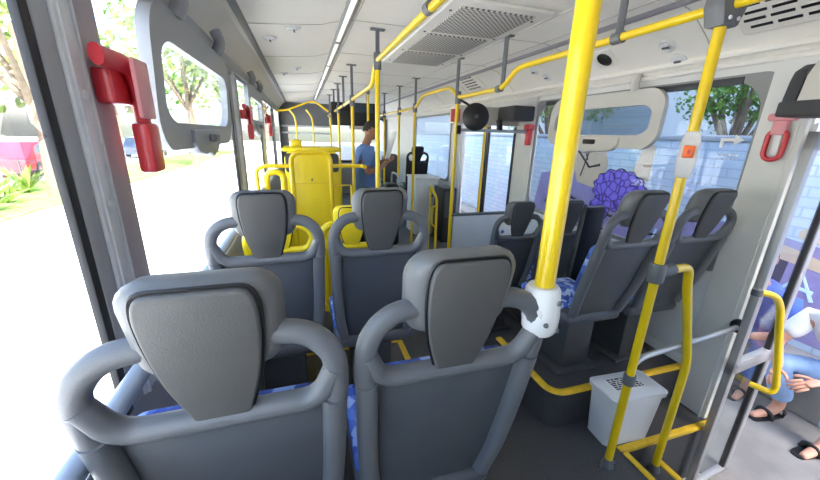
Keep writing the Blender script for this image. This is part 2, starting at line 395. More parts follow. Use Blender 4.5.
# ------------------------------------------------------------------ seats
RA = math.radians(11)
def bk(x, t, nn):      # seat back coordinates: across, up along the back, towards the rear
    return V((x*.925, .1-t*math.sin(RA)-nn*math.cos(RA), .4+t*math.cos(RA)-nn*math.sin(RA)))
def make_seat(label, mats, group, yellow=False):
    sh, ra, he, cv, fa = mats
    o = thing('bus_seat', label, 'bus seat', (0, 0, 0), 0, group)
    # back shell, slightly dished
    outl = [(-.15, .03), (.15, .03), (.185, .08), (.2, .25), (.2, .485), (-.2, .485), (-.2, .25), (-.185, .08)]
    bm = B(); prism(bm, fillet([bk(x, t, 0) for x, t in outl], .05, 4, True), bk(0, 0, -.03)-bk(0, 0, 0), .008); obj('back_shell', bm, sh, o)
    for s in (-1, 1):
        path = [bk(s*.17, .04, .002), bk(s*.19, .15, .006), bk(s*.2, .3, .008), bk(s*.205, .5, .006)]
        bm = B(); sweep(bm, fillet(path, .15, 4), .024, 12, r2=.026, side=(1, 0, 0)); obj('side_rail', bm, ra, o)
        path = [bk(s*.205, .46, .006), bk(s*.212, .54, .006), bk(s*.205, .61, .0), bk(s*.16, .652, -.012), bk(s*.09, .655, -.02)]
        bm = B(); sweep(bm, fillet(path, .09, 6), .0205, 12, r2=.022, side=(0, 1, .2)); obj('grab_handle', bm, ra, o)
    bm = B(); sweep(bm, fillet([bk(-.207, .575, .004), bk(-.175, .498, .004), bk(.175, .498, .004), bk(.207, .575, .004)], .06, 6), .022, 10, r2=.02, side=(0, 1, .2)); obj('crossbar', bm, ra, o)
    # headrest body: lofted rounded block
    bm = B(); rings = []
    for (nn, hw, t0, t1, rr) in ((.006, .09, .62, .766, .03), (-.004, .112, .6, .774, .04), (-.025, .125, .585, .774, .05), (-.05, .124, .585, .766, .05), (-.07, .11, .6, .752, .05), (-.08, .085, .62, .73, .04)):
        rings.append([bm.verts.new(p) for p in rrect(-hw, hw, t0, t1, rr, lambda a, b: bk(a*(1-.5*max(0, (.7-b))), b, nn), 5)])
    for A, Bq in zip(rings, rings[1:]):
        for j in range(len(A)):
            k = (j+1) % len(A); bm.faces.new((A[j], A[k], Bq[k], Bq[j]))
    bm.faces.new(rings[0]); bm.faces.new(rings[-1][::-1])
    hd = obj('headrest', bm, he, o, angle=60)
    sl = [(-.04, .485), (.04, .485), (.074, .59), (.086, .67), (.088, .735), (.078, .771), (-.078, .771), (-.088, .735), (-.086, .67), (-.074, .59)]
    bm = B(); prism(bm, fillet([bk(x, t, .004) for x, t in sl], .03, 4, True), bk(0, 0, .019)-bk(0, 0, .004), .006, 3); obj('headrest_cover', bm, cv, hd)
    # piping round the cover
    bm = B(); sweep(bm, fillet([bk(x*1.03, .5+(t-.5)*1.01, .008) for x, t in sl], .03, 4, True), .0035, 6, closed=True); obj('piping', bm, black_m, hd)
    # cushions
    bm = B(); prism(bm, fillet([bk(x*.95, t, -.03) for x, t in outl[:4]+[(.2, .47), (-.2, .47)]+outl[6:]], .04, 4, True), bk(0, 0, -.062)-bk(0, 0, -.03), .01, 3); obj('back_cushion', bm, fa, o)
    bm = B(); box(bm, -.195, .195, .17, .53, .4, .455, .025, 3); obj('seat_cushion', bm, fa, o)
    bm = B(); box(bm, -.2, .2, .085, .52, .36, .435, .03, 3); obj('seat_pan', bm, sh, o)
    bm = B(); box(bm, -.1, .1, .16, .44, .02, .345, .015); box(bm, -.15, .15, .13, .47, 0, .025, .006); obj('pedestal', bm, dark_m, o)
    return o
GM = (shell_m, rail_m, head_m, cover_m, fabric_m)
YM = (yelp_m, yelp_m, yelp_m, yelp_m, fabric_m)
BM = (black_m, black_m, black_m, black_m, black_m)
s0 = make_seat('grey bus seat nearest the camera at left, beside the window pillar', GM, 'grey bus seats')
s0.location = (-.16, .555, PL)
def seat(x, y, z, label, src=None, group=None):
    c = copy_tree(src or s0); c.location = (x, y, z); c['label'] = label
    if group: c['group'] = group
    return c
seat(.285, .575, PL, 'grey bus seat in the foreground with thick yellow pole clamped to its right handle')
seat(-.155, 1.36, PL, 'grey bus seat of the second left row on the window side')
seat(.29, 1.36, PL, 'grey bus seat of the second left row on the aisle side, before the tall poles')
RA = math.radians(15)
s1 = make_seat('dark grey bus seat on right raised floor, aisle side of the pair', GM, 'grey bus seats'); s1.location = (1.53, 1.25, PL)
RA = math.radians(11)
seat(1.985, 1.25, PL, 'dark grey bus seat on right raised floor pressed against the right window', s1)
seat(1.49, 2.1, 0, 'lower dark grey seat in front of the white partition, nearer the aisle')
seat(1.93, 2.1, 0, 'lower dark grey seat behind the thick yellow pole, nearer the graffiti window')
sy = make_seat('yellow priority seat low beyond the second row, on the aisle side', YM, 'yellow priority seats'); sy.location = (.27, 2.16, 0)
seat(-.17, 2.16, 0, 'yellow priority seat low beyond the second row, on the window side', sy)
sb = make_seat('black bus seat facing us above the far white cabinet', BM, 'black seats'); sb.location = (1.97, 6.0, .25)
del sb['group']
sb['label'] = 'black bus seat with loop handles standing far ahead beyond the white cabinet'
sb['category'] = 'bus seat'

# dark padded board standing by the lower seats
o = thing('padded_board', 'tall black padded board standing between lower right seats and raised seats', 'backrest board', (1.9, 1.87, 0), .12)
bm = B(); prism(bm, [(-.1, .02, .05), (.1, .02, .05), (.1, -.05, 1.13), (.08, -.055, 1.16), (-.08, -.055, 1.16), (-.1, -.05, 1.13)], (0, .045, .003), .008); obj('pad', bm, black_m, o)
bm = B(); box(bm, -.06, .06, -.01, .09, 0, .08, .01); obj('foot_bracket', bm, dark_m, o)

# ------------------------------------------------------------------ poles, rails
PR = .0175
def strut(bm, x, y, z0, z1):
    sweep(bm, [(x, y, z0), (x, y, z1-.012)], .012, 8, r2=.016)
    box(bm, x-.05, x+.05, y-.02, y+.02, z1-.012, z1, .004)
def clamp(bm, x, y, z, r=.03, h=.09):
    lathe(bm, [(0, -h/2), (r*.9, -h/2), (r, -h/2+.008), (r, h/2-.008), (r*.9, h/2), (0, h/2)], Matrix.Translation((x, y, z)), 14)
# pole at the near seat
o = thing('handrail_pole', 'thick yellow pole nearest the camera, rising from white clamp on seat', 'pole', (.49, .568, 1.235))
bm = B(); sweep(bm, [(0, 0, -.02), (0, 0, ZC-1.235)], .0215, 20); obj('pole_tube', bm, yel_m, o)
bm = B(); prof_ = [(0, -.056), (.032, -.056), (.039, -.044), (.041, -.01), (.037, .05), (.031, .058), (0, .058)]
lathe(bm, prof_, Matrix.Rotation(-.05, 4, 'Y'), 18)
sweep(bm, [(0, 0, .01), (-.03, -.005, -.005)], .032, 14, rs=[1.1, .9]); cl = obj('pole_clamp', bm, white_m, o)
for a, z in ((-1.3, .03), (-1.9, -.02), (-1.0, -.04)):
    bm = B(); lathe(bm, [(0, .0), (.006, 0), (.005, .004), (0, .004)], Matrix.Translation((.04*math.cos(a), .04*math.sin(a), z)) @ Matrix.Rotation(a, 4, 'Z') @ Matrix.Rotation(PI/2, 4, 'Y'), 8); obj('screw', bm, grey_m, cl)

def rail(name, label, pts, r, struts, clamps):
    o = thing(name, label, 'grab rail', (pts[0][0], pts[0][1], 0))
    off = V((pts[0][0], pts[0][1], 0))
    bm = B(); sweep(bm, [p-off for p in fillet(pts, .1, 6)], r, 14); obj('rail_tube', bm, yel_m, o)
    for (x, y, z) in struts:
        bm = B(); strut(bm, x-off.x, y-off.y, z, zc(x)); obj('ceiling_bracket', bm, grey_m, o)
    for (x, y, z) in clamps:
        bm = B(); sweep(bm, [(x-off.x, y-.025-off.y, z), (x-off.x, y+.025-off.y, z)], r+.008, 14); obj('collar', bm, grey_m, o)
    return o
XA = .53
rail('ceiling_grab_rail', 'yellow ceiling grab rail over the left edge of aisle, dropping lower past the first pole',
     [(XA, -1.2, 2.1), (XA, 2.52, 2.09), (XA, 2.66, 2.08), (XA, 2.76, 1.95), (XA, 7.5, 1.93)], .0175,
     [(XA, .4, 2.1), (XA, 2.57, 2.06), (XA, 3.9, 1.93), (XA, 4.7, 1.93), (XA, 5.4, 1.93), (XA, 6.1, 1.93), (XA, 7.0, 1.93)],
     [(XA, 1.52, 2.1), (XA, .4, 2.1), (XA, 3.9, 1.943), (XA, 4.7, 1.94), (XA, 5.4, 1.935), (XA, 6.1, 1.93), (XA, 7.0, 1.93)])
XB = 1.4
rail('ceiling_grab_rail', 'yellow ceiling grab rail over right side of aisle, kinked behind the thick pole',
     [(XB, -1.2, 2.045), (XB, 2.2, 2.045), (XB, 2.34, 1.94), (XB, 3.12, 1.94), (XB, 3.3, 2.05), (XB, 4.15, 2.05), (XB, 4.4, 1.93), (XB, 7.4, 1.93)], .0175,
     [(XB, 1.4, 2.045), (XB, 2.36, 1.95), (XB, 3.15, 1.95), (XB, 4.42, 1.94), (XB, 5.2, 1.93), (XB, 6.2, 1.93)],
     [(XB, 1.4, 2.045), (XB, 2.4, 1.94), (XB, 4.45, 1.93), (XB, 5.2, 1.93), (XB, 6.2, 1.93)])
def pole(x, y, z0, z1, label, lean=None, cz=(), r=PR):
    o = thing('handrail_pole', label, 'pole', (x, y, z0), 0, 'yellow floor to rail poles')
    bm = B(); sweep(bm, [(0, 0, .0), (0, 0, z1-z0)], r, 14); obj('pole_tube', bm, yel_m, o)
    bm = B(); clamp(bm, 0, 0, z1-z0-.0, r+.01, .11); obj('top_joint', bm, grey_m, o)
    bm = B(); lathe(bm, [(0, 0), (.045, 0), (.043, .008), (r+.006, .012), (r+.006, .05), (0, .05)], None, 16); obj('floor_flange', bm, grey_m, o)
    return o
pole(XA, 2.57, 0, 2.08, 'tall yellow pole before the blue-shirted man, rising behind the second row aisle seat')
pole(XA, 3.9, 0, 1.93, 'yellow pole left of the blue-shirted man, second one along the left rail')
pole(XA, 5.4, 0, 1.93, 'far yellow pole under the left rail beside the dark ceiling screen')
pole(XB, 3.12, 0, 1.94, 'yellow pole at the aisle end of the white partition, under the round mirror')
pole(XB, 4.43, 0, 1.93, 'yellow pole in the far aisle left of the white cabinet')
pole(XB, 5.2, 0, 1.93, 'thin yellow pole far down the right rail, beside the white cabinet')
pole(1.12, 6.3, 0, 2.2, 'yellow pole deep in the aisle left of the black loop seat')
pole(XB, 6.2, 0, 1.93, 'furthest yellow pole under the right rail, just before the black loop seat')
pole(XA, 7.0, 0, 1.93, 'furthest yellow pole under the left rail, before the grey bulkhead')
pole(.95, 5.3, 0, 2.2, 'yellow pole in mid-aisle just right of the man and his sheet')
# pole at the rear door with the stop button, loop rail and joint
o = thing('handrail_pole', 'yellow pole at the rear door carrying the stop button and bent guard rail', 'pole', (1.4, .97, 0))
bm = B(); sweep(bm, [(0, 0, 0), (0, 0, 2.03)], .0185, 16); obj('pole_tube', bm, yel_m, o)
bm = B(); prism(bm, [(-.035, -.035, 1.98), (.035, -.035, 1.98), (.06, -.035, 2.04), (.05, -.035, 2.09), (-.05, -.035, 2.09), (-.06, -.035, 2.04)], (0, .07, 0), .012); j = obj('top_joint', bm, grey_m, o)
bm = B()
for p, q in ((-.02, 2.0), (.02, 2.0), (-.025, 2.06), (.025, 2.06)): lathe(bm, [(0, 0), (.007, 0), (.006, .004), (0, .004)], Matrix.Translation((p, -.036, q)) @ Matrix.Rotation(PI/2, 4, 'X'), 8)
obj('screw', bm, alu_m, j)
bm = B(); box(bm, -.024, .024, -.026, .024, 2.08, 2.281, .004); obj('ceiling_bracket', bm, grey_m, o)
bm = B(); prism(bm, [(-.024, -.028, 1.47), (.024, -.028, 1.47), (.03, -.045, 1.54), (.03, -.045, 1.6), (.022, -.028, 1.64), (-.022, -.028, 1.64), (-.03, -.045, 1.6), (-.03, -.045, 1.54)], (0, .056, 0), .006); st = obj('stop_button', bm, lgrey_m, o); st.rotation_euler.z = -.93
bm = B(); box(bm, -.017, .017, -.052, -.04, 1.545, 1.59, .004); obj('button', bm, orange_m, st)
bm = B(); box(bm, -.004, .004, -.0535, -.051, 1.56, 1.574, 0); obj('bell_mark', bm, red_m, st)
bm = B(); clamp(bm, 0, 0, 1.07, .032, .085); sweep(bm, [(.0, 0, 1.07), (.09, 0, 1.078)], .025, 12); obj('guard_joint', bm, grey_m, o)
bm = B(); sweep(bm, fillet([(.06, 0, 1.075), (.19, .0, 1.08), (.205, .0, 1.0), (.35, .02, .68), (.37, .0, .55), (.37, .0, -.16)], .07, 6), .0185, 14); obj('guard_rail', bm, yel_m, o)
bm = B(); clamp(bm, 0, 0, .53, .026, .055); obj('collar', bm, grey_m, o)
bm = B(); sweep(bm, fillet([(.0, .0, .53), (.0, .01, .59), (.08, .02, .625), (.79, .06, .65)], .08, 6), .014, 12); obj('cross_tube', bm, steel_m, o)
bm = B(); lathe(bm, [(0, 0), (.04, 0), (.036, .02), (.02, .03), (0, .03)], Matrix.Translation((.815, .062, .652)) @ Matrix.Rotation(-PI/2, 4, 'Y'), 14); obj('wall_flange', bm, black_m, o)
bm = B(); sweep(bm, [(-.045, 0, .005), (.045, 0, .005)], .008, 8); lathe(bm, [(0, 0), (.03, 0), (.024, .025), (.02, .045), (0, .045)], None, 14); obj('floor_flange', bm, grey_m, o)
bm = B(); lathe(bm, [(0, 0), (.03, 0), (.024, .025), (.02, .045), (0, .045)], Matrix.Translation((.37, 0, -.16)), 14); obj('floor_flange', bm, grey_m, o)

# bars across by the collector booth
o = thing('cross_rail', 'yellow horizontal bar beside the collector panel, ending in a curl at the left wall', 'grab rail', (0, 3.25, 0))
tubeobj('bar', yel_m, o, fillet([(-.4, 0, 1.05), (-.4, 0, 1.28), (-.33, 0, 1.31), (.53, 0, 1.31), (.53, -.1, 1.31)], .08), .018)
tubeobj('lower_bar', yel_m, o, [(.2, 0, 1.13), (.42, 0, 1.13), (.42, .0, .0)], .014)
tubeobj('post', yel_m, o, [(-.4, 0, 0), (-.4, 0, 1.1)], .018)
# collector's panel, tall rounded yellow board
o = thing('yellow_partition', 'tall rounded yellow board with thick rim standing before the booth', 'partition board', (.06, 3.15, 0))
f = lambda a, b: (a, 0, b)
bm = B(); prism(bm, rrect(-.16, .16, .3, 1.43, .07, f), (0, .03, 0), .004); pb = obj('board', bm, yelp_m, o)
bm = B(); sweep(bm, rrect(-.165, .165, .3, 1.435, .08, f, 6), .02, 10, closed=True); obj('rim', bm, yel_m, o)
for z in (1.166, .79): bm = B(); box(bm, -.15, .15, -.004, .002, z, z+.005); obj('board_seam', bm, yelt_m, pb)
bm = B(); box(bm, -.006, .006, -.008, .0, 1.19, 1.21); obj('lock', bm, grey_m, pb)
for s in (-.14, .14): tubeobj('leg', yel_m, o, [(s, .01, 0), (s, .01, .35)], .018)
# collector's booth
o = thing('collector_booth', 'yellow fare booth with rounded top and dark side openings behind the tall board', 'fare booth', (.07, 3.95, 0))
bm = B(); prism(bm, rrect(-.27, .31, .0, 1.41, .1, f), (0, .5, 0), .01); bo = obj('cabinet', bm, yelp_m, o)
bm = B(); box(bm, -.29, .33, -.04, .54, 1.4, 1.44, .018, 3); obj('counter_top', bm, yelp_m, o)
bm = B(); box(bm, -.2, -.08, .1, .25, 1.43, 1.52, .03); obj('coin_box', bm, yelp_m, o)
for a, b in ((-.26, -.14), (.19, .3)):
    bm = B(); prism(bm, rrect(a, b, 1.18, 1.38, .03, lambda p, q: (p, -.004, q)), (0, .01, 0)); obj('dark_opening', bm, dark_m, bo)
o = thing('curved_guard', 'small yellow hooped guard tube between the booth and left windows', 'guard tube', (-.3, 3.6, 0))
tubeobj('hoop', yel_m, o, fillet([(-.06, 0, 0), (-.06, 0, 1.22), (.1, 0, 1.22), (.1, 0, 0)], .08), .03)
# turnstile beyond
o = thing('turnstile', 'dark turnstile with bent steel arms beside the man', 'turnstile', (1.2, 4.85, 0))
bm = B(); box(bm, -.1, .1, -.12, .12, 0, .92, .03); obj('body', bm, black_m, o)
for k in range(3):
    a = PI/2+k*2*PI/3; tubeobj('arm', steel_m, o, fillet([(-.1, 0, .85), (-.14, 0, .85), (-.2+0*k, .28*math.cos(a), .85+.28*math.sin(a)*.8)], .03), .012)
tubeobj('hoop', steel_m, o, fillet([(.08, -.1, .0), (.08, -.1, 1.05), (.08, .3, 1.05), (.08, .3, 0)], .1), .014)

# bulkhead behind the driver and the tubes in front of it
bm = B(); box(bm, XL, .62, 8.2, 8.25, 0, 1.1, .01); box(bm, XL, .62, 8.2, 8.25, 1.74, 2.2, .01); box(bm, XL, -.3, 8.2, 8.25, 1.1, 1.74, .01)
bh = struct('wall_bulkhead', bm, mat('bulkhead_grey', (.14, .145, .155), .5))
for z in (1.58, 1.72): bm = B(); sweep(bm, [(-.42, 8.18, z), (.62, 8.18, z)], .02, 8); obj('bulkhead_rail', bm, alu_m, bh)
bm = B(); box(bm, -.3, .62, 8.22, 8.226, 1.1, 1.74); obj('bulkhead_pane', bm, clear_m, bh, smooth=False)
o = thing('arched_rail', 'yellow tube arching under the ceiling before the grey bulkhead', 'grab rail', (0, 7.4, 0))
tubeobj('arch_tube', yel_m, o, fillet([(-.43, 0, 1.98), (-.25, 0, 2.0), (.0, 0, 2.1), (.25, 0, 2.2), (.53, 0, 2.0)], .2), .018)
for x in (-.12, .2):
    tubeobj('drop_tube', yel_m, o, fillet([(x-.1, 0, 2.02), (x, 0, 1.9), (x+.02, 0, 1.75), (x+.02, 0, .0)], .1), .016)
o = thing('route_screen', 'dark box screen hung from the ceiling above the man', 'screen', (.85, 6.0, 0))
bm = B(); box(bm, -.38, .35, -.04, .12, 1.72, 2.08, .02); sc_ = obj('housing', bm, black_m, o)
bm = B(); box(bm, -.05, .3, -.045, -.038, 1.93, 2.06, .003); obj('display', bm, pane_m, sc_)
for x in (-.25, .22): bm = B(); box(bm, x-.015, x+.015, .0, .04, 2.07, ZC, .003); obj('hanger', bm, grey_m, o)

# ------------------------------------------------------------------ ceiling fittings
o = thing('ceiling_vent', 'large perforated air vent panel in the ceiling between the two rails', 'air vent', (1.08, 2.7, ZC))
bm = B(); box(bm, -.3, .3, -.85, .85, -.02, .0, .006); ringf = obj('vent_frame', bm, ceil_m, o)
def perf():
    M = bpy.data.materials.new('perforated_panel'); M.use_nodes = True; nt = M.node_tree; b = nt.nodes['Principled BSDF']; b.inputs['Roughness'].default_value = .6
    tc = nt.nodes.new('ShaderNodeTexCoord'); v = nt.nodes.new('ShaderNodeTexVoronoi'); v.voronoi_dimensions = '2D'; v.inputs['Scale'].default_value = 42; v.inputs['Randomness'].default_value = 0
    mp = nt.nodes.new('ShaderNodeMapping'); mp.inputs['Rotation'].default_value = (0, 0, .785); nt.links.new(tc.outputs['Object'], mp.inputs[0]); nt.links.new(mp.outputs[0], v.inputs['Vector'])
    r = nt.nodes.new('ShaderNodeValToRGB'); r.color_ramp.interpolation = 'CONSTANT'; r.color_ramp.elements[0].color = (.1, .09, .085, 1); r.color_ramp.elements[1].position = .36; r.color_ramp.elements[1].color = (.58, .56, .53, 1)
    nt.links.new(v.outputs['Distance'], r.inputs[0]); nt.links.new(r.outputs[0], b.inputs['Base Color'])
    return M
perf_m = perf()
for a, b in ((-.78, -.3), (-.24, .24), (.3, .78)):
    bm = B(); box(bm, -.23, .23, a, b, -.027, -.018, .003); obj('perforated_grille', bm, perf_m, o)
bm = B()
for x in (-.26, .26):
    for y in (-.7, -.27, .27, .7): lathe(bm, [(0, 0), (.009, 0), (.008, -.004), (0, -.004)], Matrix.Translation((x, y, -.02)), 8)
obj('screw', bm, black_m, o)
# light strip on the left
o = thing('light_strip', 'long narrow light channel in the ceiling left of the aisle rail', 'light strip', (.3, 0, ZC-.012))
bm = B(); box(bm, -.032, .032, Y0+.1, 8.1, -.012, .012, .005); obj('channel', bm, gasket_m, o)
for k in range(9):
    y = -1.0+k*1.0; bm = B(); box(bm, -.014, .014, y, y+.9, -.018, -.008, .004); obj('diffuser', bm, led_m, o)
# round nozzles
def nozzle(x, y, label, grp, i):
    o = thing('air_nozzle', label, 'air nozzle', (x, y, zc(x)), 0, grp)
    dz = zc(x+.02)-zc(x-.02); a = -math.atan2(dz, .04)
    o.rotation_euler = (0, a, 0)
    bm = B(); lathe(bm, [(0, .004), (.045, .004), (.045, -.006), (.036, -.012), (.03, -.008), (.026, -.008), (.02, -.016), (0, -.018)], None, 20); obj('rim', bm, lgrey_m, o)
    bm = B(); box(bm, -.006, .006, -.02, .02, -.024, -.014, .003); obj('flap', bm, grey_m, o)
nozzle(-.17, 2.78, 'round air nozzle on left ceiling duct, nearer pair, window side', 'air nozzles', 0)
nozzle(-.01, 2.52, 'round air nozzle on left ceiling duct, nearer pair, aisle side', 'air nozzles', 1)
nozzle(-.15, 4.3, 'round air nozzle on left ceiling duct, farther pair, window side', 'air nozzles', 2)
nozzle(-.01, 3.95, 'round air nozzle on left ceiling duct, farther pair, aisle side', 'air nozzles', 3)
nozzle(2.08, 1.71, 'white round air nozzle in right cove, left of the two by the door pole', 'air nozzles', 4)
nozzle(2.16, 1.68, 'white round air nozzle in right cove, lower of the two by the door pole', 'air nozzles', 5)
nozzle(2.03, 2.9, 'small round nozzle in the right cove above the mirror, left one', 'air nozzles', 6)
nozzle(2.1, 2.8, 'small round nozzle in the right cove above the mirror, right one', 'air nozzles', 7)
o = thing('ceiling_speaker', 'black round speaker on pale square plate in the right cove', 'speaker', (2.07, 2.15, zc(2.07)))
o.rotation_euler = (0, math.atan2(.095, .13), 0)
bm = B(); box(bm, -.075, .075, -.085, .085, -.008, .006, .006); obj('plate', bm, ceil_m, o)
bm = B(); lathe(bm, [(0, 0), (.052, 0), (.055, -.012), (.048, -.016), (.02, -.01), (0, -.012)], None, 24); obj('cone', bm, black_m, o)
def louvre(x, y, label, w=.2, l=.3):
    o = thing('slotted_vent', label, 'slotted vent', (x, y, zc(x)-.005), 0, 'slotted vents in the right cove')
    o.rotation_euler = (0, math.atan2(.1, .14), 0)
    bm = B(); box(bm, -w/2-.03, w/2+.03, -l/2-.04, l/2+.04, -.03, .02, .02, 3); obj('vent_body', bm, ceil_m, o)
    for k in range(5):
        for q in range(3):
            x0 = -w/2+k*w/5; y0 = -l/2+q*l/3+(k % 2)*.015; bm = B(); box(bm, x0+.01, x0+.022, y0+.008, y0+l/3-.012, -.034, -.026); obj('slot', bm, black_m, o)
louvre(2.0, 1.14, 'slotted air vent box in right cove above the rear door')
louvre(1.96, 4.0, 'slotted air vent in right cove far ahead, left of the round mirror')

# ------------------------------------------------------------------ mirror, screen box, bars by the middle door
o = thing('convex_mirror', 'round black convex mirror hung under the right rail by the partition pole', 'mirror', (1.5, 2.93, 1.77))
R_ = V((-.3, -.95, .06)).to_track_quat('Z', 'Y').to_matrix().to_4x4()
bm = B(); lathe(bm, [(0, .035), (.06, .03), (.105, .012), (.12, -.006), (.116, -.014), (.1, -.018), (0, -.02)], R_, 28); obj('mirror_shell', bm, black_m, o)
bm = B(); lathe(bm, [(0, .045), (.018, .045), (.018, .02), (0, .02)], R_, 12); obj('hub', bm, grey_m, o)
tubeobj('mirror_arm', black_m, o, fillet([(0, -.01, .0), (-.03, .08, .1), (-.08, .17, .15)], .05), .011)
o = thing('door_header', 'pale header housing with black screen box over the middle door', 'header housing', (2.1, 3.36, 1.72))
bm = B(); box(bm, -.62, .13, -.0, .13, .0, .18, .015); obj('housing', bm, beige_m, o)
bm = B(); box(bm, -.13, .11, -.3, .0, .04, .18, .015); obj('screen_box', bm, dark_m, o)
bm = B(); box(bm, -.66, -.56, -.012, .0, .02, .14, .002); obj('red_notice', bm, notice_m, o)
o = thing('cross_bar', 'grey horizontal tube from the partition pole to the right wall below the mirror', 'grab bar', (1.42, 3.12, 1.66))
tubeobj('bar', steel_m, o, [(.0, 0, 0), (.8, 0, 0)], .016)
bm = B(); clamp(bm, 0, 0, 0, .03, .08); obj('clamp', bm, black_m, o)
bm = B(); sweep(bm, [(.45, 0, 0), (.45, .03, .1)], .03, 8); obj('dark_bracket', bm, black_m, o)
o = thing('emergency_handle', 'red emergency handle on the right pillar beside the grey tube', 'emergency handle', (2.19, 3.1, 1.68))
bm = B(); box(bm, -.02, .02, -.03, .03, -.15, .0, .01); box(bm, -.035, .03, -.05, .05, .0, .05, .01); obj('grip_arm', bm, red_m, o)
bm = B(); box(bm, .01, .035, -.02, .02, -.1, .0, .004); obj('wall_mount', bm, red_m, o)
# white partition before the middle door
o = thing('partition', 'low white partition panel with grey top rail ahead of the lower right seats', 'partition', (1.8, 3.12, 0))
bm = B(); box(bm, -.37, .44, -.012, .012, .15, .82, .006); obj('panel', bm, panel_m, o)
tubeobj('top_rail', grey_m, o, [(-.4, 0, .83), (.44, 0, .83)], .018)
for x in (-.34, .4): tubeobj('post', steel_m, o, [(x, 0, 0), (x, 0, .2)], .015)
bm = B(); lathe(bm, [(0, 0), (.02, 0), (.016, .006), (0, .006)], Matrix.Translation((.22, -.012, .62)) @ Matrix.Rotation(PI/2, 4, 'X'), 12); obj('blue_bolt', bm, sign_m, o)
# middle door
bm = B(); box(bm, XR+.005, XR+.05, 3.35, 3.42, -.05, TR, .01); box(bm, XR+.005, XR+.05, 4.83, 4.9, -.05, TR, .01)
d = struct('door_1', bm, alu_m)
for a, b in ((3.42, 4.1), (4.12, 4.8)):
    ff = lambda p, q: (XR+.015, p, q)
    bm = B(); ring_prism(bm, rrect(a, b, -.02, TR-.03, .03, ff), rrect(a+.06, b-.06, .1, TR-.12, .05, ff), (.03, 0, 0)); lf = obj('door_leaf', bm, black_m if a < 4 else alu_m, d)
    bm = B(); box(bm, XR+.028, XR+.034, a+.05, b-.05, .08, TR-.1); obj('door_pane', bm, clear_m, lf, smooth=False)
o = thing('door_handrail', 'slim yellow upright rail inside the middle door opening', 'handrail', (2.16, 3.95, 0))
tubeobj('upright', yel_m, o, [(0, 0, 0.0), (0, 0, 1.74)], .016)
bm = B(); box(bm, -.04, .06, -.03, .03, 1.72, 1.78, .01); obj('top_bracket', bm, yel_m, o)
bm = B(); box(bm, -.03, .03, -.03, .03, 0, .02, .004); obj('foot', bm, yel_m, o)
# far right cabinet, handrail, boxes
o = thing('cabinet', 'tall white cabinet with small black lock far ahead at the aisle', 'cabinet', (1.98, 5.25, 0))
bm = B(); box(bm, -.28, .1, -.05, .45, 0, .92, .01); bd = obj('body', bm, panel_m, o)
bm = B(); box(bm, -.3, .12, -.07, .45, .92, .95, .008); obj('top', bm, lgrey_m, o)
bm = B(); box(bm, -.26, .06, -.06, -.05, .06, .86, .004); dr = obj('door', bm, panel_m, bd)
bm = B(); lathe(bm, [(0, 0), (.02, 0), (.015, .01), (0, .01)], Matrix.Translation((.0, -.06, .66)) @ Matrix.Rotation(PI/2, 4, 'X'), 12); obj('lock', bm, black_m, dr)
o = thing('equipment_box', 'black equipment box beside the far white cabinet', 'equipment box', (2.09, 4.8, 0))
bm = B(); box(bm, -.12, .1, -.1, .3, 0, .85, .015); obj('casing', bm, black_m, o)
bm = B(); box(bm, -.1, .08, -.108, -.1, .4, .8, .003); obj('front_plate', bm, dark_m, o)
o = thing('stair_handrail', 'bent yellow handrail with inner loop in front of the black box', 'handrail', (1.56, 4.0, 0))
tubeobj('rail_tube', yel_m, o, fillet([(-.06, 0, 1.0), (-.05, 0, .98), (.03, 0, .84), (.04, 0, .0)], .06), .016)
tubeobj('loop', yel_m, o, fillet([(.04, 0, .75), (-.03, 0, .72), (-.03, 0, .5), (.04, 0, .45)], .04), .011)
tubeobj('post', yel_m, o, [(-.06, 0, .0), (-.06, 0, 1.0)], .01)
# windscreen-side extras far ahead
o = thing('driver_seat', 'dark driver seat far ahead right of the black loop seat', 'driver seat', (2.0, 8.2, 0))
bm = B(); prism(bm, rrect(-.2, .2, .5, 1.15, .1, f), (0, .1, 0), .02); obj('backrest', bm, dark_m, o)
bm = B(); box(bm, -.2, .2, .1, .55, .42, .52, .03); obj('seat_cushion', bm, dark_m, o)
bm = B(); box(bm, -.12, .12, .15, .45, 0, .43, .02); obj('pedestal', bm, black_m, o)
o = thing('pull_down_blind', 'pale sun blind rolled over the windscreen far ahead', 'blind', (1.6, 9.5, 1.7))
bm = B(); box(bm, -.4, .3, -.01, .01, .0, .27, .004); obj('blind_cloth', bm, beige_m, o)
bm = B(); sweep(bm, [(-.42, 0, .28), (.32, 0, .28)], .025, 10); obj('roller', bm, grey_m, o)

# ------------------------------------------------------------------ rear door
o = thing('door_cover', 'beige door mechanism cover with black trim at top right over the rear door', 'mechanism cover', (2.12, .4, 1.75))
bm = B(); prism(bm, [(.125, -1.1, .0), (-.06, -1.1, .0), (-.04, -1.1, .14), (.0, -1.1, .2), (.125, -1.1, .2)], (0, 1.74, 0), .01); obj('cover', bm, beige_m, o)
bm = B(); prism(bm, [(.125, .64, .02), (-.06, .64, .02), (-.045, .64, .12), (-.03, .64, .16), (.02, .64, .19), (.125, .64, .19)], (0, .05, 0), .01); box(bm, -.075, .125, -1.1, .69, -.03, .035, .01); obj('black_trim', bm, dark_m, o)
o = thing('strap_handle', 'red plastic loop handle with pale top plate on the right pillar beside the rear door', 'emergency handle', (XR-.035, 1.13, 1.73))
bm = B(); box(bm, -.035, .0, -.055, .055, -.02, .015, .01); obj('top_plate', bm, pink_m, o)
bm = B(); box(bm, -.03, -.002, -.03, .03, -.085, -.015, .008); obj('neck', bm, pink_m, o)
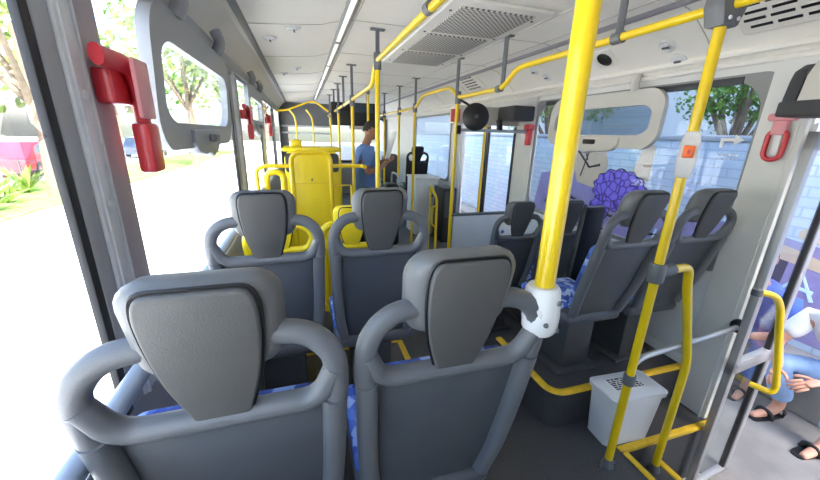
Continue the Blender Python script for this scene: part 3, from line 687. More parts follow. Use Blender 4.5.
bm = B(); sweep(bm, rrect(-.035, .035, -.2, -.06, .034, lambda a, b: (-.018, a, b), 6), .011, 10, closed=True); obj('loop', bm, red_m, o)
bm = B(); box(bm, -.012, -.002, -.016, .016, -.18, -.08, .004); obj('backing', bm, paper_m, o)
# door leaf folded open, square to the wall
bm = B(); box(bm, XR+.0, XR+.02, 1.022, 1.04, -.3, 1.7, .004); box(bm, XR, XR+.05, -.72, -.66, -.3, 1.7, .008); d = struct('door_2', bm, alu_m)
hinge = V((2.13, .975, 0)); ang = math.radians(6)
ux = V((math.cos(ang), math.sin(ang), 0)); uy = V((-math.sin(ang), math.cos(ang), 0))
def L(a, b, c): return tuple(hinge+ux*a+uy*b+V((0, 0, c)))
bm = B()
W = .42
def lbox(a0, a1, z0, z1, t0=-.018, t1=.018):
    Mx = Matrix(((ux.x, uy.x, 0, hinge.x), (ux.y, uy.y, 0, hinge.y), (0, 0, 1, 0), (0, 0, 0, 1)))
    box(bm, a0, a1, t0, t1, z0, z1, .005, 2, Mx)
lbox(0, .045, -.44, 1.66); lbox(W-.05, W, -.44, 1.66); lbox(0, W, .4, .475); lbox(0, W, -.44, -.415); lbox(0, W, 1.58, 1.66)
lf = obj('door_leaf', bm, mat('dull_aluminium', (.4, .4, .41), .4, .4), d)
bm = B(); lbox(W-.065, W-.048, -.42, 1.6, -.014, .014); lbox(.043, .058, -.42, 1.6, -.014, .014); lbox(W-.004, W+.004, -.44, 1.66, -.012, .012); obj('gasket', bm, rubber_m, lf)
bm = B(); lbox(.04, W-.04, -.42, 1.6, -.003, .003); obj('door_pane', bm, clear_m, lf, smooth=False)
hp = [V(p) for p in ((2.12, .968, .9), (2.19, .93, .89), (2.265, .93, .82), (2.44, .9, .31), (2.43, .905, .27), (2.4, .99, .27))]
hd_ = tubeobj('door_handle', yel_m, lf, fillet(hp, .045), .0165); hd_['label'] = 'yellow bent grab handle'
bm = B(); lathe(bm, [(0, -.02), (.022, -.02), (.022, .012), (.01, .018), (0, .018)], Matrix.Translation(hp[0]), 12); obj('end_mount', bm, grey_m, hd_)

# ------------------------------------------------------------------ waste bin
o = thing('waste_bin', 'white plastic waste bin with slotted lid and dark label by the door pole', 'bin', (1.62, 1.12, 0), -.05)
bm = B()
def frus(b0, b1, z0, z1, r):
    A = [bm.verts.new(p) for p in rrect(-b0[0], b0[0], -b0[1], b0[1], r, lambda a, b: (a, b, z0), 4)]
    Bq = [bm.verts.new(p) for p in rrect(-b1[0], b1[0], -b1[1], b1[1], r, lambda a, b: (a, b, z1), 4)]
    for j in range(len(A)):
        k = (j+1) % len(A); bm.faces.new((A[j], A[k], Bq[k], Bq[j]))
    bm.faces.new(A[::-1]); bm.faces.new(Bq)
frus((.145, .075), (.165, .09), .003, .31, .03); obj('bin_body', bm, white_m, o)
bm = B(); frus((.175, .098), (.178, .1), .3, .325, .03); frus((.165, .09), (.15, .075), .325, .338, .03); ld = obj('bin_lid', bm, white_m, o)
bm = B(); box(bm, -.12, .08, -.045, .045, .337, .3395); lb = obj('bin_label', bm, paper_m, ld)
bm = B()
for q in range(6):
    y = .034-q*.0135; x = -.108
    while x < .06:
        w = random.uniform(.012, .04); box(bm, x, min(x+w, .07), y, y+(.009 if q else .012), .339, .3402); x += w+.007
obj('print', bm, dark_m, lb)

# ------------------------------------------------------------------ stickers on glass
film_m = mat('pale_sticker_film', (.62, .66, .7), .5)
def arrow_pts(s): return [(-1*s, .16*s), (.2*s, .16*s), (.2*s, .5*s), (1*s, 0), (.2*s, -.5*s), (.2*s, -.16*s), (-.7*s, -.16*s), (-.7*s, -.8*s), (-1*s, -.8*s)]
o = thing('arrow_sticker', 'pale arrow sticker with small print on the right window near the door', 'sticker', (XR+.0018, 1.345, 1.62))
bm = B(); prism(bm, [(0, -p*.055, q*.055) for p, q in arrow_pts(1)], (-.003, 0, 0)); obj('arrow', bm, paper_m, o, smooth=False)
bm = B()
for k in range(6):
    box(bm, -.002, 0, -.05+k*.018, -.05+k*.018+.013, -.085, -.075); box(bm, -.002, 0, -.05+k*.018, -.05+k*.018+.01, -.105, -.098)
obj('small_print', bm, film_m, o, smooth=False)
o = thing('arrow_sticker', 'large faint arrow sticker on the rear left window beside first pillar', 'sticker', (XL-.002, .77, 1.58))
bm = B(); prism(bm, [(0, p*.055, q*.055) for p, q in [(-.3, 1.2), (.3, 1.2), (.3, .4), (.9, .0), (.1, -.3), (.1, -1.3), (-.3, -1.3), (-.3, -.2), (-.9, .1)]], (.003, 0, 0)); obj('arrow', bm, glass('faint_film', (.72, .7, .75), .02), o, smooth=False)

# ------------------------------------------------------------------ people
def skinmesh(chains, sub=2):
    """chains: list of ([(x,y,z,r or (r1,r2))], link index or None) merged in one skin graph"""
    me = bpy.data.meshes.new('t'); vs = []; es = []; rs = []
    for pts, link in chains:
        prev = link
        for p in pts:
            vs.append(p[:3]); rs.append(p[3]); i = len(vs)-1
            if prev is not None: es.append((prev, i))
            prev = i
    me.from_pydata(vs, es, []); o = bpy.data.objects.new('t', me); C.objects.link(o)
    md = o.modifiers.new('s', 'SKIN'); md.use_smooth_shade = True
    sv = me.skin_vertices[0].data
    for i, r in enumerate(rs):
        sv[i].radius = r if isinstance(r, tuple) else (r, r); sv[i].use_root = (i == 0)
    s = o.modifiers.new('u', 'SUBSURF'); s.levels = sub; s.render_levels = sub
    dg = bpy.context.evaluated_depsgraph_get(); out = bpy.data.meshes.new_from_object(o.evaluated_get(dg))
    bpy.data.objects.remove(o); bpy.data.meshes.remove(me)
    return out
def skinbm(bm, chains, sub=2):
    me = skinmesh(chains, sub); bm.from_mesh(me); bpy.data.meshes.remove(me)
def hand(bm, wrist, direction, palm_n, side, curl=.5, s=1.0):
    """palm and five fingers; direction = along the hand, palm_n = out of the palm, side = towards the thumb"""
    w = V(wrist); d = V(direction).normalized(); nn = V(palm_n); nn = (nn-d*d.dot(nn)).normalized(); sd = V(side); sd = (sd-d*d.dot(sd)-nn*nn.dot(sd)).normalized()
    P = lambda a, b, c: tuple(w+d*a*s+sd*b*s+nn*c*s)
    skinbm(bm, [([(*P(-.02, 0, 0), .026*s), (*P(.03, 0, 0), (.034*s, .018*s)), (*P(.075, 0, 0), (.036*s, .016*s))], None)], 2)
    for b, ln in ((.03, .07), (.01, .078), (-.01, .072), (-.03, .057)):
        pts = [(*P(.06, b*.9, 0), .0095*s)]; a = 0; pos = V((.085, b, 0))
        pts.append((*P(*pos), .0095*s))
        for k in range(3):
            a += curl*(.5 if k == 0 else .75); L_ = ln*(.45, .32, .23)[k]
            pos = pos+V((math.cos(a)*L_, b*.05, math.sin(a)*L_)); pts.append((*P(*pos), (.009-.001*k)*s))
        skinbm(bm, [(pts, None)], 1)
    skinbm(bm, [([(*P(.01, .015, .004), .013*s), (*P(.035, .042, .012), .0115*s), (*P(.062, .058, .022), .0105*s), (*P(.085, .062, .032), .009*s)], None)], 1)
def head(bm, c, fwd, s=1.0):
    """head centred at c facing fwd: cranium, jaw, nose, ears, lips"""
    c = V(c); f_ = V(fwd).normalized(); r_ = f_.cross(V((0, 0, 1))).normalized(); u_ = r_.cross(f_)
    M = Matrix((( r_.x, f_.x, u_.x, c.x), (r_.y, f_.y, u_.y, c.y), (r_.z, f_.z, u_.z, c.z), (0, 0, 0, 1)))
    r = bmesh.ops.create_uvsphere(bm, u_segments=24, v_segments=18, radius=1)
    for v in r['verts']:
        x, y, z = v.co
        hw = .074*(1-.28*max(0, -z)**1.3); dp = .095*(1-.1*max(0, -z)) if y < 0 else .095
        X = x*hw; Y = y*dp+(.012*max(0, -z) if y > 0 else .035*max(0, -z-.1)); Z = z*.118
        if y > .3: Y += .0
        # nose, brow, mouth
        g = math.exp(-((x/.16)**2))
        if y > .5:
            Y += .024*g*math.exp(-((z+.12)/.14)**2)+.008*g*math.exp(-((z-.05)/.2)**2)
            Y -= .012*math.exp(-(((abs(x)-.36)/.16)**2))*math.exp(-((z-.02)/.12)**2)
            Y += .007*math.exp(-((x/.3)**2))*math.exp(-((z+.48)/.07)**2)+.008*g*math.exp(-((z+.8)/.15)**2)
        v.co = V((X*s, Y*s, Z*s))
    vs = r['verts']
    for sgn in (-1, 1):
        e = bmesh.ops.create_uvsphere(bm, u_segments=10, v_segments=8, radius=1)['verts']
        for v in e: v.co = V((sgn*(.074+.008*v.co.x)*s, (-.01+.018*v.co.y)*s, (-.01+.032*v.co.z)*s))
        vs = vs+e
    bmesh.ops.transform(bm, matrix=M, verts=vs)
    return M
def face_bits(M, s, parent):
    bm = B()
    for sgn in (-1, 1):
        e = bmesh.ops.create_uvsphere(bm, u_segments=10, v_segments=8, radius=.011*s)['verts']
        bmesh.ops.translate(bm, vec=(sgn*.028*s, .076*s, .004*s), verts=e)
    bmesh.ops.transform(bm, matrix=M, verts=bm.verts); obj('eyes', bm, black_m, parent)
    bm = B(); sweep(bm, [(-.022*s, .088*s, -.057*s), (0, .098*s, -.056*s), (.022*s, .088*s, -.057*s)], .004*s, 6); bmesh.ops.transform(bm, matrix=M, verts=bm.verts)
    obj('mouth', bm, mat('lips', (.32, .1, .08), .5), parent)
def hair(M, s, parent, low=-.1, m_=None):
    bm = B(); r = bmesh.ops.create_uvsphere(bm, u_segments=24, v_segments=18, radius=1)
    kill = []
    for v in r['verts']:
        x, y, z = v.co
        lim = .3+.25*y if y > 0 else -.35+.65*(1+y)*.6
        if z < lim-.12: kill.append(v)
        dp = .1 if y > 0 else .104+.012*max(0, -z)
        v.co = V((x*.08*s, y*dp*s, (z*.125+.003)*s))
    bmesh.ops.delete(bm, geom=kill, context='VERTS')
    g = bmesh.ops.solidify(bm, geom=list(bm.faces), thickness=.006*s)
    bmesh.ops.transform(bm, matrix=M, verts=bm.verts); return obj('hair', bm, m_ or hair_m, parent)

# standing man, seen from behind-left, looking right at a sheet he holds
mo = (.76, 4.5, 0)
man = thing('person', 'man in blue short-sleeved shirt standing by the turnstile, reading a sheet', 'person', mo)
H = (0, 0, .93)
bm = B()
skinbm(bm, [([(0, 0, .95, (.11, .08)), (.0, 0, 1.12, (.12, .09)), (.0, 0, 1.3, (.12, .08)), (.01, 0, 1.44, (.09, .065)), (.025, 0, 1.5, .055), (.05, 0, 1.55, .055), (.06, 0, 1.6, .06)], None),
            ([(-.0, .08, .86, .055), (.0, .1, .5, .05), (-.02, .1, .12, .042), (.06, .1, .045, .035), (.16, .1, .035, .03)], 0), ([(0, -.08, .86, .055), (.02, -.1, .5, .05), (.0, -.1, .12, .042), (.08, -.1, .045, .035), (.18, -.1, .035, .03)], 0),
            ([(.01, .19, 1.4, .055), (.0, .24, 1.13, .042), (.2, .16, 1.2, .032), (.26, .12, 1.26, .026)], 2), ([(.01, -.19, 1.4, .055), (-.02, -.25, 1.13, .042), (.19, -.17, 1.2, .032), (.25, -.13, 1.25, .026)], 2)])
M = head(bm, (.08, 0, 1.64), (1, -.25, -.28))
hand(bm, (.26, .12, 1.26), (.8, -.35, .35), (-.2, 0, 1), (.3, -.2, 1), .7); hand(bm, (.25, -.13, 1.25), (.8, .3, .35), (-.2, 0, 1), (.3, .2, 1), .7)
obj('body', bm, skin_m, man); face_bits(M, 1, man); hair(M, 1, man)
bm = B()
skinbm(bm, [([(0, 0, .86, (.18, .14)), (0, 0, .93, (.178, .135)), (.0, 0, 1.12, (.165, .125)), (.0, 0, 1.3, (.185, .13)), (.01, 0, 1.43, (.15, .11)), (.02, 0, 1.475, (.085, .08))], None),
            ([(.01, .19, 1.4, .075), (.0, .235, 1.2, .064)], 3), ([(.01, -.19, 1.4, .075), (-.015, -.24, 1.2, .064)], 3)]); obj('shirt', bm, shirt_m, man)
bm = B()
skinbm(bm, [([(0, 0, .98, (.165, .125)), (0, 0, .9, (.165, .13))], None), ([(0, .1, .8, .1), (0, .1, .5, .078), (-.02, .1, .1, .062)], 1), ([(0, -.1, .8, .1), (.02, -.1, .5, .078), (.0, -.1, .1, .062)], 1)]); obj('trousers', bm, trous_m, man)
for s in (.1, -.1):
    bm = B(); dx = 0 if s > 0 else .02
    skinbm(bm, [([(-.05+dx, s, .045, .045), (.06+dx, s, .045, .046), (.18+dx, s, .035, .036)], None)]); obj('shoe', bm, black_m, man)
sheet = thing('paper_sheet', 'white sheet of paper held up by the standing man', 'paper', (mo[0]+.35, mo[1], 1.285))
bm = B(); prism(bm, [(-.06, -.13, .0), (-.06, .13, .0), (.04, .14, .36), (.04, -.12, .36)], (.004, 0, -.001)); obj('sheet', bm, paper_m, sheet, smooth=False)

def seated(base, fwd, label, pants, shirt, skinm, hip_h, knee_h, feet, shoes, hands_mid, lean=.28, forearm=True):
    """base = point on the ground under the hips; fwd = facing; local: x right, y forward"""
    o = thing('person', label, 'person', base, math.atan2(-fwd[0], fwd[1]))
    bm = B(); kf = .44
    leg = lambda sx, kx, ft: [(sx*.1, .06, hip_h+.02, .09), (kx, kf, knee_h, .062), (ft[0], ft[1]-.03, ft[2]+.1, .04), (ft[0]*1.02, ft[1]+.03, ft[2]+.045, .034), (ft[0]*1.1, ft[1]+.14, ft[2]+.025, .028), (ft[0]*1.12, ft[1]+.19, ft[2]+.02, .022)]
    hz = hip_h+.09
    sh = (.0, lean, hz+.47)
    skinbm(bm, [([(0, 0, hz, (.11, .08)), (0, lean*.35, hz+.2, (.11, .075)), (0, lean*.8, hz+.38, (.11, .065)), (0, lean*1.05, hz+.52, .055), (0, lean*1.2, hz+.6, .055), (0, lean*1.25, hz+.68, .06)], None),
                (leg(-1, -.2, feet[0]), 0), (leg(1, .2, feet[1]), 0),
                ([(-.18, sh[1], sh[2]-.08, .044), (-.25, sh[1]+.09, sh[2]-.24, .044), (-.27, sh[1]+.12, sh[2]-.3, .045), (hands_mid[0][0], hands_mid[0][1], hands_mid[0][2], .03)], 2),
                ([(.18, sh[1], sh[2]-.08, .044), (.25, sh[1]+.09, sh[2]-.24, .044), (.27, sh[1]+.12, sh[2]-.3, .045), (hands_mid[1][0], hands_mid[1][1], hands_mid[1][2], .03)], 2)])
    M = head(bm, (0, lean*1.35, hz+.74), (0, 1, -.25))
    hand(bm, hands_mid[0], (.35, .75, -.4), (.5, -.3, -.6), (.5, .1, .6), .55); hand(bm, hands_mid[1], (-.35, .75, -.4), (-.5, -.3, -.6), (-.5, .1, .6), .55)
    obj('body', bm, skinm, o); face_bits(M, 1, o); hair(M, 1, o)
    bm = B()
    skinbm(bm, [([(0, 0, hz-.03, (.175, .13)), (0, lean*.35, hz+.2, (.165, .125)), (0, lean*.8, hz+.4, (.19, .13)), (0, lean*1.0, hz+.51, (.1, .085))], None),
                ([(-.2, sh[1], sh[2]-.06, .08), (-.25, sh[1]+.09, sh[2]-.24, .066)], 2), ([(.2, sh[1], sh[2]-.06, .08), (.25, sh[1]+.09, sh[2]-.24, .066)], 2)]); obj('shirt', bm, shirt, o)
    bm = B()
    pl = lambda sx, kx, ft: [(sx*.11, .08, hip_h+.03, .11), (kx, kf, knee_h, .086), (kx*.5+ft[0]*.5, (kf+ft[1])/2, (knee_h+ft[2]+.1)/2+.02, .076), (ft[0], ft[1]-.03, ft[2]+.15, .072)]
    skinbm(bm, [([(0, 0, hz+.06, (.16, .12)), (0, .0, hz-.03, (.165, .12))], None), (pl(-1, -.2, feet[0]), 1), (pl(1, .2, feet[1]), 1)]); obj('trousers', bm, pants, o)
    for ft in feet:
        so = B(); x, y, z = ft
        prism(so, fillet([(x-.035, y-.07, z+.0), (x+.035, y-.07, z), (x+.055, y+.12, z), (x+.04, y+.21, z), (x-.03, y+.21, z), (x-.04, y+.1, z)], .03, 4, True), (0, 0, .016), .003)
        sweep(so, fillet([(x-.042, y+.08, z+.01), (x-.03, y+.08, z+.06), (x+.04, y+.08, z+.062), (x+.055, y+.08, z+.01)], .03), .012, 8, r2=.02, side=(0, 1, 0)); 
        sweep(so, fillet([(x-.035, y-.04, z+.01), (x-.042, y-.05, z+.07), (x+.042, y-.05, z+.07), (x+.035, y-.04, z+.01)], .03), .006, 8, r2=.012, side=(0, 0, 1)); obj('sandal', so, black_m, o)
    return o
GZ = -.45
# near person on the kerb: facing the bus
seated((3.76, 1.02, GZ), (-1, .12, 0), 'person in light blue jeans and black sandals sitting on kerb outside the rear door', denim_m, paper_m, skin2_m, .36, .5, [(-.16, .42, .0), (.16, .36, .0)], black_m, [(-.1, .6, .56), (.09, .64, .53)], .3)
seated((3.88, 1.66, GZ), (-1, -.1, 0), 'person in royal blue clothes sitting behind glass of the open rear door', shirt2_m, shirt2_m, skin2_m, .36, .5, [(-.16, .4, .0), (.16, .4, .0)], black_m, [(-.1, .5, .55), (.09, .5, .5)], .3)

# ------------------------------------------------------------------ outside
bm = B(); box(bm, 2.35, 60, -40, 80, GZ-.2, GZ); struct('ground', bm, pave_m, smooth=False)
bm = B(); box(bm, -60, 2.35, -40, 80, GZ-.2, GZ-.01); struct('ground', bm, conc_m, smooth=False)
bm = B(); box(bm, 3.62, 4.12, -6, 14, GZ, GZ+.33, .02); struct('kerb_ledge', bm, pave_m)
def brick():
    M = bpy.data.materials.new('painted_brick'); M.use_nodes = True; nt = M.node_tree; b = nt.nodes['Principled BSDF']; b.inputs['Roughness'].default_value = .8
    tc = nt.nodes.new('ShaderNodeTexCoord'); mp = nt.nodes.new('ShaderNodeMapping'); mp.inputs['Rotation'].default_value = (0, -PI/2, 0)
    sp = nt.nodes.new('ShaderNodeSeparateXYZ'); cb = nt.nodes.new('ShaderNodeCombineXYZ'); nt.links.new(tc.outputs['Object'], sp.inputs[0]); nt.links.new(sp.outputs[1], cb.inputs[0]); nt.links.new(sp.outputs[2], cb.inputs[1])
    br = nt.nodes.new('ShaderNodeTexBrick'); br.inputs['Scale'].default_value = 1; br.inputs['Brick Width'].default_value = .26; br.inputs['Row Height'].default_value = .09; br.inputs['Mortar Size'].default_value = .008
    br.inputs['Color1'].default_value = (.62, .72, .84, 1); br.inputs['Color2'].default_value = (.74, .8, .88, 1); br.inputs['Mortar'].default_value = (.54, .6, .7, 1)
    nt.links.new(cb.outputs[0], br.inputs['Vector'])
    n_ = nt.nodes.new('ShaderNodeTexNoise'); n_.inputs['Scale'].default_value = 1.3; nt.links.new(tc.outputs['Object'], n_.inputs['Vector'])
    mx = nt.nodes.new('ShaderNodeMixRGB'); mx.blend_type = 'MULTIPLY'; mx.inputs[0].default_value = .25; nt.links.new(br.outputs['Color'], mx.inputs[1]); nt.links.new(n_.outputs['Color'], mx.inputs[2])
    nt.links.new(mx.outputs[0], b.inputs['Base Color'])
    bp = nt.nodes.new('ShaderNodeBump'); bp.inputs['Strength'].default_value = .6; bp.inputs['Distance'].default_value = .01; bp.invert = True; nt.links.new(br.outputs['Fac'], bp.inputs['Height']); nt.links.new(bp.outputs[0], b.inputs['Normal'])
    return M
WX = 4.2
bm = B(); box(bm, WX, WX+.2, -6, 14, GZ, 1.62); gw = struct('wall_street', bm, brick(), smooth=False)
bm = B(); box(bm, WX-.02, WX+.22, -6, 14, 1.62, 1.68, .01); obj('coping', bm, mat('coping', (.4, .42, .46), .8), gw)
purple_m = ramp_mat('purple_spray_curls', 'edge', 10, [(.0, (.05, .02, .2)), (.05, (.06, .03, .25)), (.08, (.24, .15, .7)), (1, (.34, .24, .82))], .8)
tan_m = mat('tan_spray_paint', (.68, .5, .33), .8, var=.05)
mau_m = mat('mauve_spray_paint', (.33, .27, .46), .8, var=.12)
blk_m = mat('black_spray_paint', (.02, .018, .025), .8)
cy_m = mat('pale_cyan_spray_paint', (.62, .8, .9), .8)
def mural(pts, m_, d, nm='spray_patch'):
    bm = B(); prism(bm, [(WX-d, p, q) for p, q in pts], (d+.001, 0, 0)); return obj(nm, bm, m_, gw, smooth=False)
def blob(cy, cz, ry, rz, n_=40, k=9, amp=.1, ph=0): return [(cy+ry*math.cos(t)*(1+amp*abs(math.sin(k*t/2+ph))), cz+rz*math.sin(t)*(1+amp*abs(math.sin(k*t/2+ph)))) for t in [2*PI*i/n_ for i in range(n_)]]
mural([(-1, -.1), (5.6, -.1), (5.4, 1.0), (4.6, 1.15), (4.25, .95), (3.6, .75), (2.9, .7), (2.2, .85), (1.8, .78), (1.0, .7), (-1, .6)], mau_m, .002)
mural([(4.75, 1.5), (4.55, 1.62), (4.1, 1.6), (3.95, 1.25), (4.1, .9), (4.5, .95)], tan_m, .004)
mural([(3.55, 1.2), (3.45, 1.6), (3.3, 1.55), (3.3, 1.1)], tan_m, .004)
pp = B(); r_ = blob(3.72, .93, .4, .27, 60, 14, .14)
mural(r_, blk_m, .006); mural([(3.72+(a-3.72)*.96, .93+(b-.93)*.955) for a, b in r_], purple_m, .008)
r_ = blob(3.98, .62, .17, .16, 40, 9, .14); mural(r_, blk_m, .006); mural([(3.98+(a-3.98)*.94, .62+(b-.62)*.94) for a, b in r_], purple_m, .009)
# outlines, letter strokes, paws
def stroke(pts, m_, r=.02):
    bm = B(); sweep(bm, [(WX-.004, p, q) for p, q in pts], .004, 6, r2=r, side=(1, 0, 0)); obj('spray_line', bm, m_, gw)
stroke([(4.7, 1.55), (4.3, 1.2), (4.1, 1.25)], blk_m); stroke([(4.5, 1.6), (4.35, 1.3)], blk_m, .012); stroke([(4.3, 1.6), (4.45, 1.05)], blk_m, .012)
stroke([(5.2, .5), (4.9, .9), (4.6, .7), (4.2, .6), (3.7, .55), (3.2, .45), (2.9, .5)], blk_m, .02)
stroke([(4.6, .4), (4.2, .25), (3.8, .35), (3.4, .2)], blk_m, .018)
mural(blob(4.95, .55, .2, .12), cy_m, .004); mural(blob(4.8, .95, .12, .08), cy_m, .005)
mural(blob(1.62, .85, .16, .06, 24, 3, .1), tan_m, .006, 'spray_patch'); mural([(2.1, .62), (1.55, .55), (1.5, .63), (1.75, .7), (2.05, .75)], tan_m, .006)
mural([(2.02, .05), (1.8, .05), (1.78, .58), (2.0, .62)], blk_m, .005)
for pts in ([(1.78, .3), (1.66, .5), (1.55, .28)], [(1.74, .38), (1.56, .36)], [(1.5, .5), (1.42, .28), (1.35, .45)], [(3.05, .55), (3.1, .3), (2.95, .42)]): stroke(pts, cy_m, .018)

# added building, raised and lengthened to shade the right pavement
o = thing('shading_block', 'added pale shading block with rows of dark windows beyond the graffiti wall', 'building', (9.5, 6, GZ))
bm = B(); box(bm, 0, 8, -50, 40, 0, 27); obj('facade', bm, facade_m, o, smooth=False)
for fl in range(4):
    for k in range(16):
        y = -14+k*3.3; z = 5.3+fl*3.4
        bm = B(); box(bm, -.06, .05, y, y+2.1, z, z+1.7, .02); obj('window_pane', bm, pane_m, o, smooth=False)

# trees: crown of many leaf clumps on a branching trunk
def make_tree(name, label, loc, h, r, lm, group=None, n_=700, squash=.8, ls=1, seed=1):
    rnd = random.Random(seed)
    o = thing(name, label, 'tree', loc, 0, group)
    bm = B(); sweep(bm, [(0, 0, 0), (.05*r, 0, h*.3), (0, .05*r, h*.7)], .05*r+.05, 8, rs=[1.2, .9, .5])
    for k in range(5):
        a = k*1.26; sweep(bm, [(0, 0, h*.4), (math.cos(a)*r*.4, math.sin(a)*r*.4, h*.62), (math.cos(a)*r*.7, math.sin(a)*r*.7, h*.75)], .03*r+.02, 6, rs=[1, .7, .3])
    obj('trunk', bm, bark_m, o)
    bm = B()
    cl = [(V((rnd.gauss(0, .42)*r, rnd.gauss(0, .42)*r, h*.7+rnd.gauss(0, .36)*r*squash)), rnd.uniform(.2, .42)*r) for k in range(16)]
    for i in range(n_):
        c_, cr = rnd.choice(cl); d_ = V((rnd.gauss(0, 1), rnd.gauss(0, 1), rnd.gauss(0, 1))).normalized()
        p = c_+d_*cr*rnd.uniform(.6, 1); s = rnd.uniform(.05, .1)*r*ls
        nn = (d_+V((rnd.gauss(0, .6), rnd.gauss(0, .6), rnd.gauss(0, .6)))).normalized(); a = nn.orthogonal().normalized(); b = nn.cross(a)
        vs = [bm.verts.new(p+a*s*x+b*s*y+nn*s*q) for x, y, q in ((-1, 0, 0), (-.3, .45, .12), (.5, .4, .1), (1, 0, -.1), (.5, -.4, .1), (-.3, -.45, .12))]
        bm.faces.new(vs)
    obj('crown', bm, lm, o, smooth=False)
    return o
for i, (x, y, h, r, lm, lb_) in enumerate([(-7, 12.5, 6.5, 2.4, leaf_b, 'leafy tree at upper left of the rearmost left window'), (-10.5, 28, 7.5, 3.2, leaf_a, 'broad green tree seen through the tilting left pane'), (-5.5, 21, 7.5, 2.4, leaf_b, 'yellow-green tree seen right of the tilting left pane'),
                                          (-4, 44, 10, 4.0, leaf_a, 'tall green tree far ahead through the far left windows'), (-5.5, 33, 7, 2.2, leaf_b, 'pale green tree seen past the smallest red handle'), (-15, 36, 9, 4, leaf_a, 'dark green tree behind the parked cars on the left'), (-16, 22, 8, 3, leaf_b, 'pale tree beside the white building at far left'),
                                          (5.5, 24, 8, 2.6, leaf_b, 'bright leafy tree ahead through the windscreen, right side'), (-1.0, 23, 8, 2.4, leaf_a, 'green tree ahead through the windscreen, left side')]):
    make_tree('tree', lb_, (x, y, GZ-.01), h, r, lm, 'trees around the stop', seed=i+3)
for i, (x, y, h, r, lm, lb_) in enumerate([(7.4, 4.4, 4.4, 1.2, leaf_a, 'small green tree behind the graffiti wall, seen above its coping by the door'), (7.4, 9.4, 4.6, 1.5, leaf_b, 'yellow-green tree behind the graffiti wall, above the purple shape')]):
    make_tree('tree', lb_, (x, y, GZ-.01), h, r, lm, 'trees behind the wall', seed=i+31, n_=2200, ls=.5)
# spiky plants on the verge
bm = B(); box(bm, -9.5, -6.4, 8, 40, GZ-.02, GZ+.05, .02); tag(obj('verge', bm, grass_m), kind='structure')
def agave(loc, label, s, seed):
    rnd = random.Random(seed); o = thing('spiky_plant', label, 'plant', loc, 0, 'spiky plants on the verge')
    for k in range(26):
        a = rnd.uniform(0, 2*PI); el = rnd.uniform(.3, 1.35); l = s*rnd.uniform(.7, 1); w = .05*s
        d_ = V((math.cos(a)*math.cos(el), math.sin(a)*math.cos(el), math.sin(el))); sd = V((-math.sin(a), math.cos(a), 0))
        p1 = d_*l*.5; p2 = d_*l-V((0, 0, .18*l))
        bm = B(); v = [bm.verts.new(q) for q in (-sd*w*.6, sd*w*.6, p1+sd*w, p2, p1-sd*w)]; bm.faces.new(v); bmesh.ops.solidify(bm, geom=list(bm.faces), thickness=.012); obj('blade', bm, leaf_b if k % 3 else leaf_a, o, smooth=False)
agave((-7.2, 10.2, GZ+.05), 'spiky plant at left edge of view, nearest of the row', 1.3, 1)
agave((-7.6, 11.6, GZ+.05), 'spiky plant beside the nearest one, under the red car', 1.1, 2)
agave((-8.2, 13.4, GZ+.05), 'spiky plant third along the verge', 1.2, 3)
# parked cars
def car(loc, rz, label, m_):
    o = thing('car', label, 'car', loc, rz, 'parked cars on the left')
    sid = [(-2.1, .25), (-2.1, .75), (-1.75, .92), (-1.3, 1.38), (.35, 1.42), (1.0, .95), (1.95, .82), (2.1, .55), (2.1, .25)]
    bm = B(); prism(bm, [(-.85, p, q) for p, q in sid], (1.7, 0, 0), .08, 3); bd = obj('car_body', bm, m_, o)
    for s in (-.865, .865):
        bm = B(); prism(bm, [(s, -1.45, .95), (s, -1.15, 1.3), (s, .25, 1.33), (s, .8, .96)], (-.03*(1 if s > 0 else -1), 0, 0), .0); obj('side_glass', bm, pane_m, bd, smooth=False)
        for y in (-1.3, 1.3):
            bm = B(); lathe(bm, [(0, -.09), (.26, -.09), (.31, -.07), (.31, .07), (.26, .09), (.18, .08), (0, .06)], Matrix.Translation((s*.9, y, .31)) @ Matrix.Rotation(PI/2 if s > 0 else -PI/2, 4, 'Y'), 20); obj('wheel', bm, black_m, o)
    return o
car((-11.5, 19.5, GZ-.01), .1, 'red car parked beyond the plants at far left', carred_m)
car((-11.2, 31, GZ-.01), .05, 'dark blue car parked below the tilting left pane', carblu_m)
car((-8.6, 36, GZ-.01), .0, 'dark car parked under the trees, further ahead', carblu_m)
# low fence in front of the cars
o = thing('fence', 'low grey rail fence before the parked cars on the left', 'fence', (-9.8, 16, GZ))
for k in range(14): bm = B(); sweep(bm, [(0, k*2, 0), (0, k*2, .8)], .03, 6); obj('post', bm, grey_m, o)
for z in (.4, .75): bm = B(); sweep(bm, [(0, 0, z), (0, 26, z)], .02, 6); obj('bar', bm, grey_m, o)
# white building at far left
o = thing('white_building', 'white building with rows of windows behind the trees at upper left', 'building', (-34, 30, GZ))
bm = B(); box(bm, -8, 0, -14, 16, 0, 13); obj('facade', bm, mat('white_facade', (.75, .74, .72), .8), o, smooth=False)
for fl in range(4):
    for k in range(9): bm = B(); box(bm, -.05, .06, -13+k*3.2, -11+k*3.2, 1.2+fl*3.1, 2.7+fl*3.1, .02); obj('window_pane', bm, pane_m, o, smooth=False)
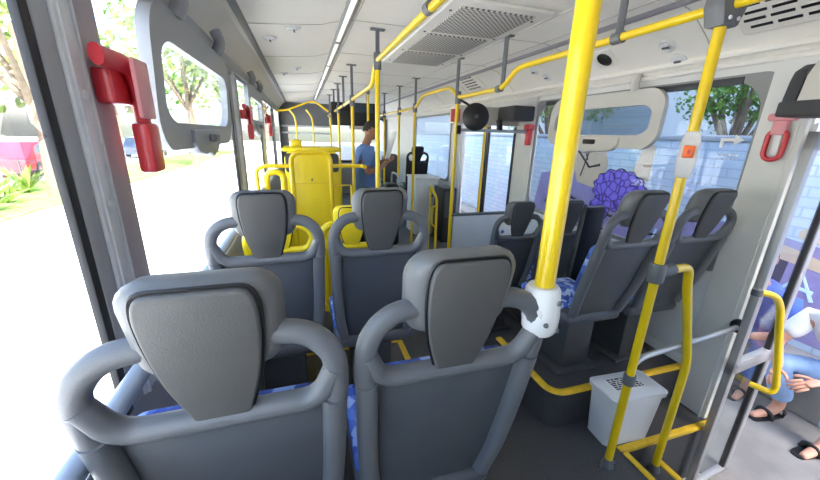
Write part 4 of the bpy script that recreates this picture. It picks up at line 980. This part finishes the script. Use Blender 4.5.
# blue sign with an E
sp_ = survey(147, 103, x=-5.0)
o = thing('street_sign', 'small blue sign with white letter E on a post outside the left window', 'street sign', (sp_.x, sp_.y, GZ-.01))
hz = sp_.z-GZ
tubeobj('post', grey_m, o, [(0, 0, 0), (0, 0, hz+.2)], .03)
yaw = math.atan2(sp_.x, -sp_.y)
bm = B(); box(bm, -.22, .22, -.05, -.03, hz-.26, hz+.26, .01); bl = obj('sign_plate', bm, sign_m, o)
tc_ = bpy.data.curves.new('letter', 'FONT'); tc_.body = 'E'; tc_.size = .42; tc_.align_x = 'CENTER'; tc_.align_y = 'CENTER'; tc_.extrude = .004
to = bpy.data.objects.new('letter', tc_); C.objects.link(to)
me_ = bpy.data.meshes.new_from_object(to.evaluated_get(bpy.context.evaluated_depsgraph_get())); bpy.data.objects.remove(to)
me_.materials.clear(); me_.materials.append(paper_m); lo = bpy.data.objects.new('letter', me_); C.objects.link(lo); lo.parent = bl; lo.location = (0, -.054, hz); lo.rotation_euler = (PI/2, 0, 0)

# ------------------------------------------------------------------ light
w = bpy.data.worlds.new('sky'); scn.world = w; w.use_nodes = True; nt = w.node_tree
bg = nt.nodes['Background']; sk = nt.nodes.new('ShaderNodeTexSky'); sk.sky_type = 'NISHITA'; sk.sun_disc = False
sk.sun_elevation = math.radians(52); sk.sun_rotation = math.radians(160); sk.dust_density = 3; sk.air_density = 1.2
nt.links.new(sk.outputs[0], bg.inputs['Color']); bg.inputs['Strength'].default_value = .32
sun = bpy.data.lights.new('sun', 'SUN'); sun.energy = 6; sun.angle = .01; sun.color = (1, .96, .9)
so = bpy.data.objects.new('sun', sun); C.objects.link(so)
so.rotation_euler = V((-.32, .62, -.8)).to_track_quat('-Z', 'Y').to_euler()

scn.view_settings.view_transform = 'Standard'; scn.view_settings.look = 'None'; scn.view_settings.gamma = 1; scn.view_settings.use_curve_mapping = False
scn.view_settings.exposure = 2.15
scn.cycles.max_bounces = 10; scn.cycles.diffuse_bounces = 6; scn.cycles.transparent_max_bounces = 16; scn.cycles.sample_clamp_indirect = 8
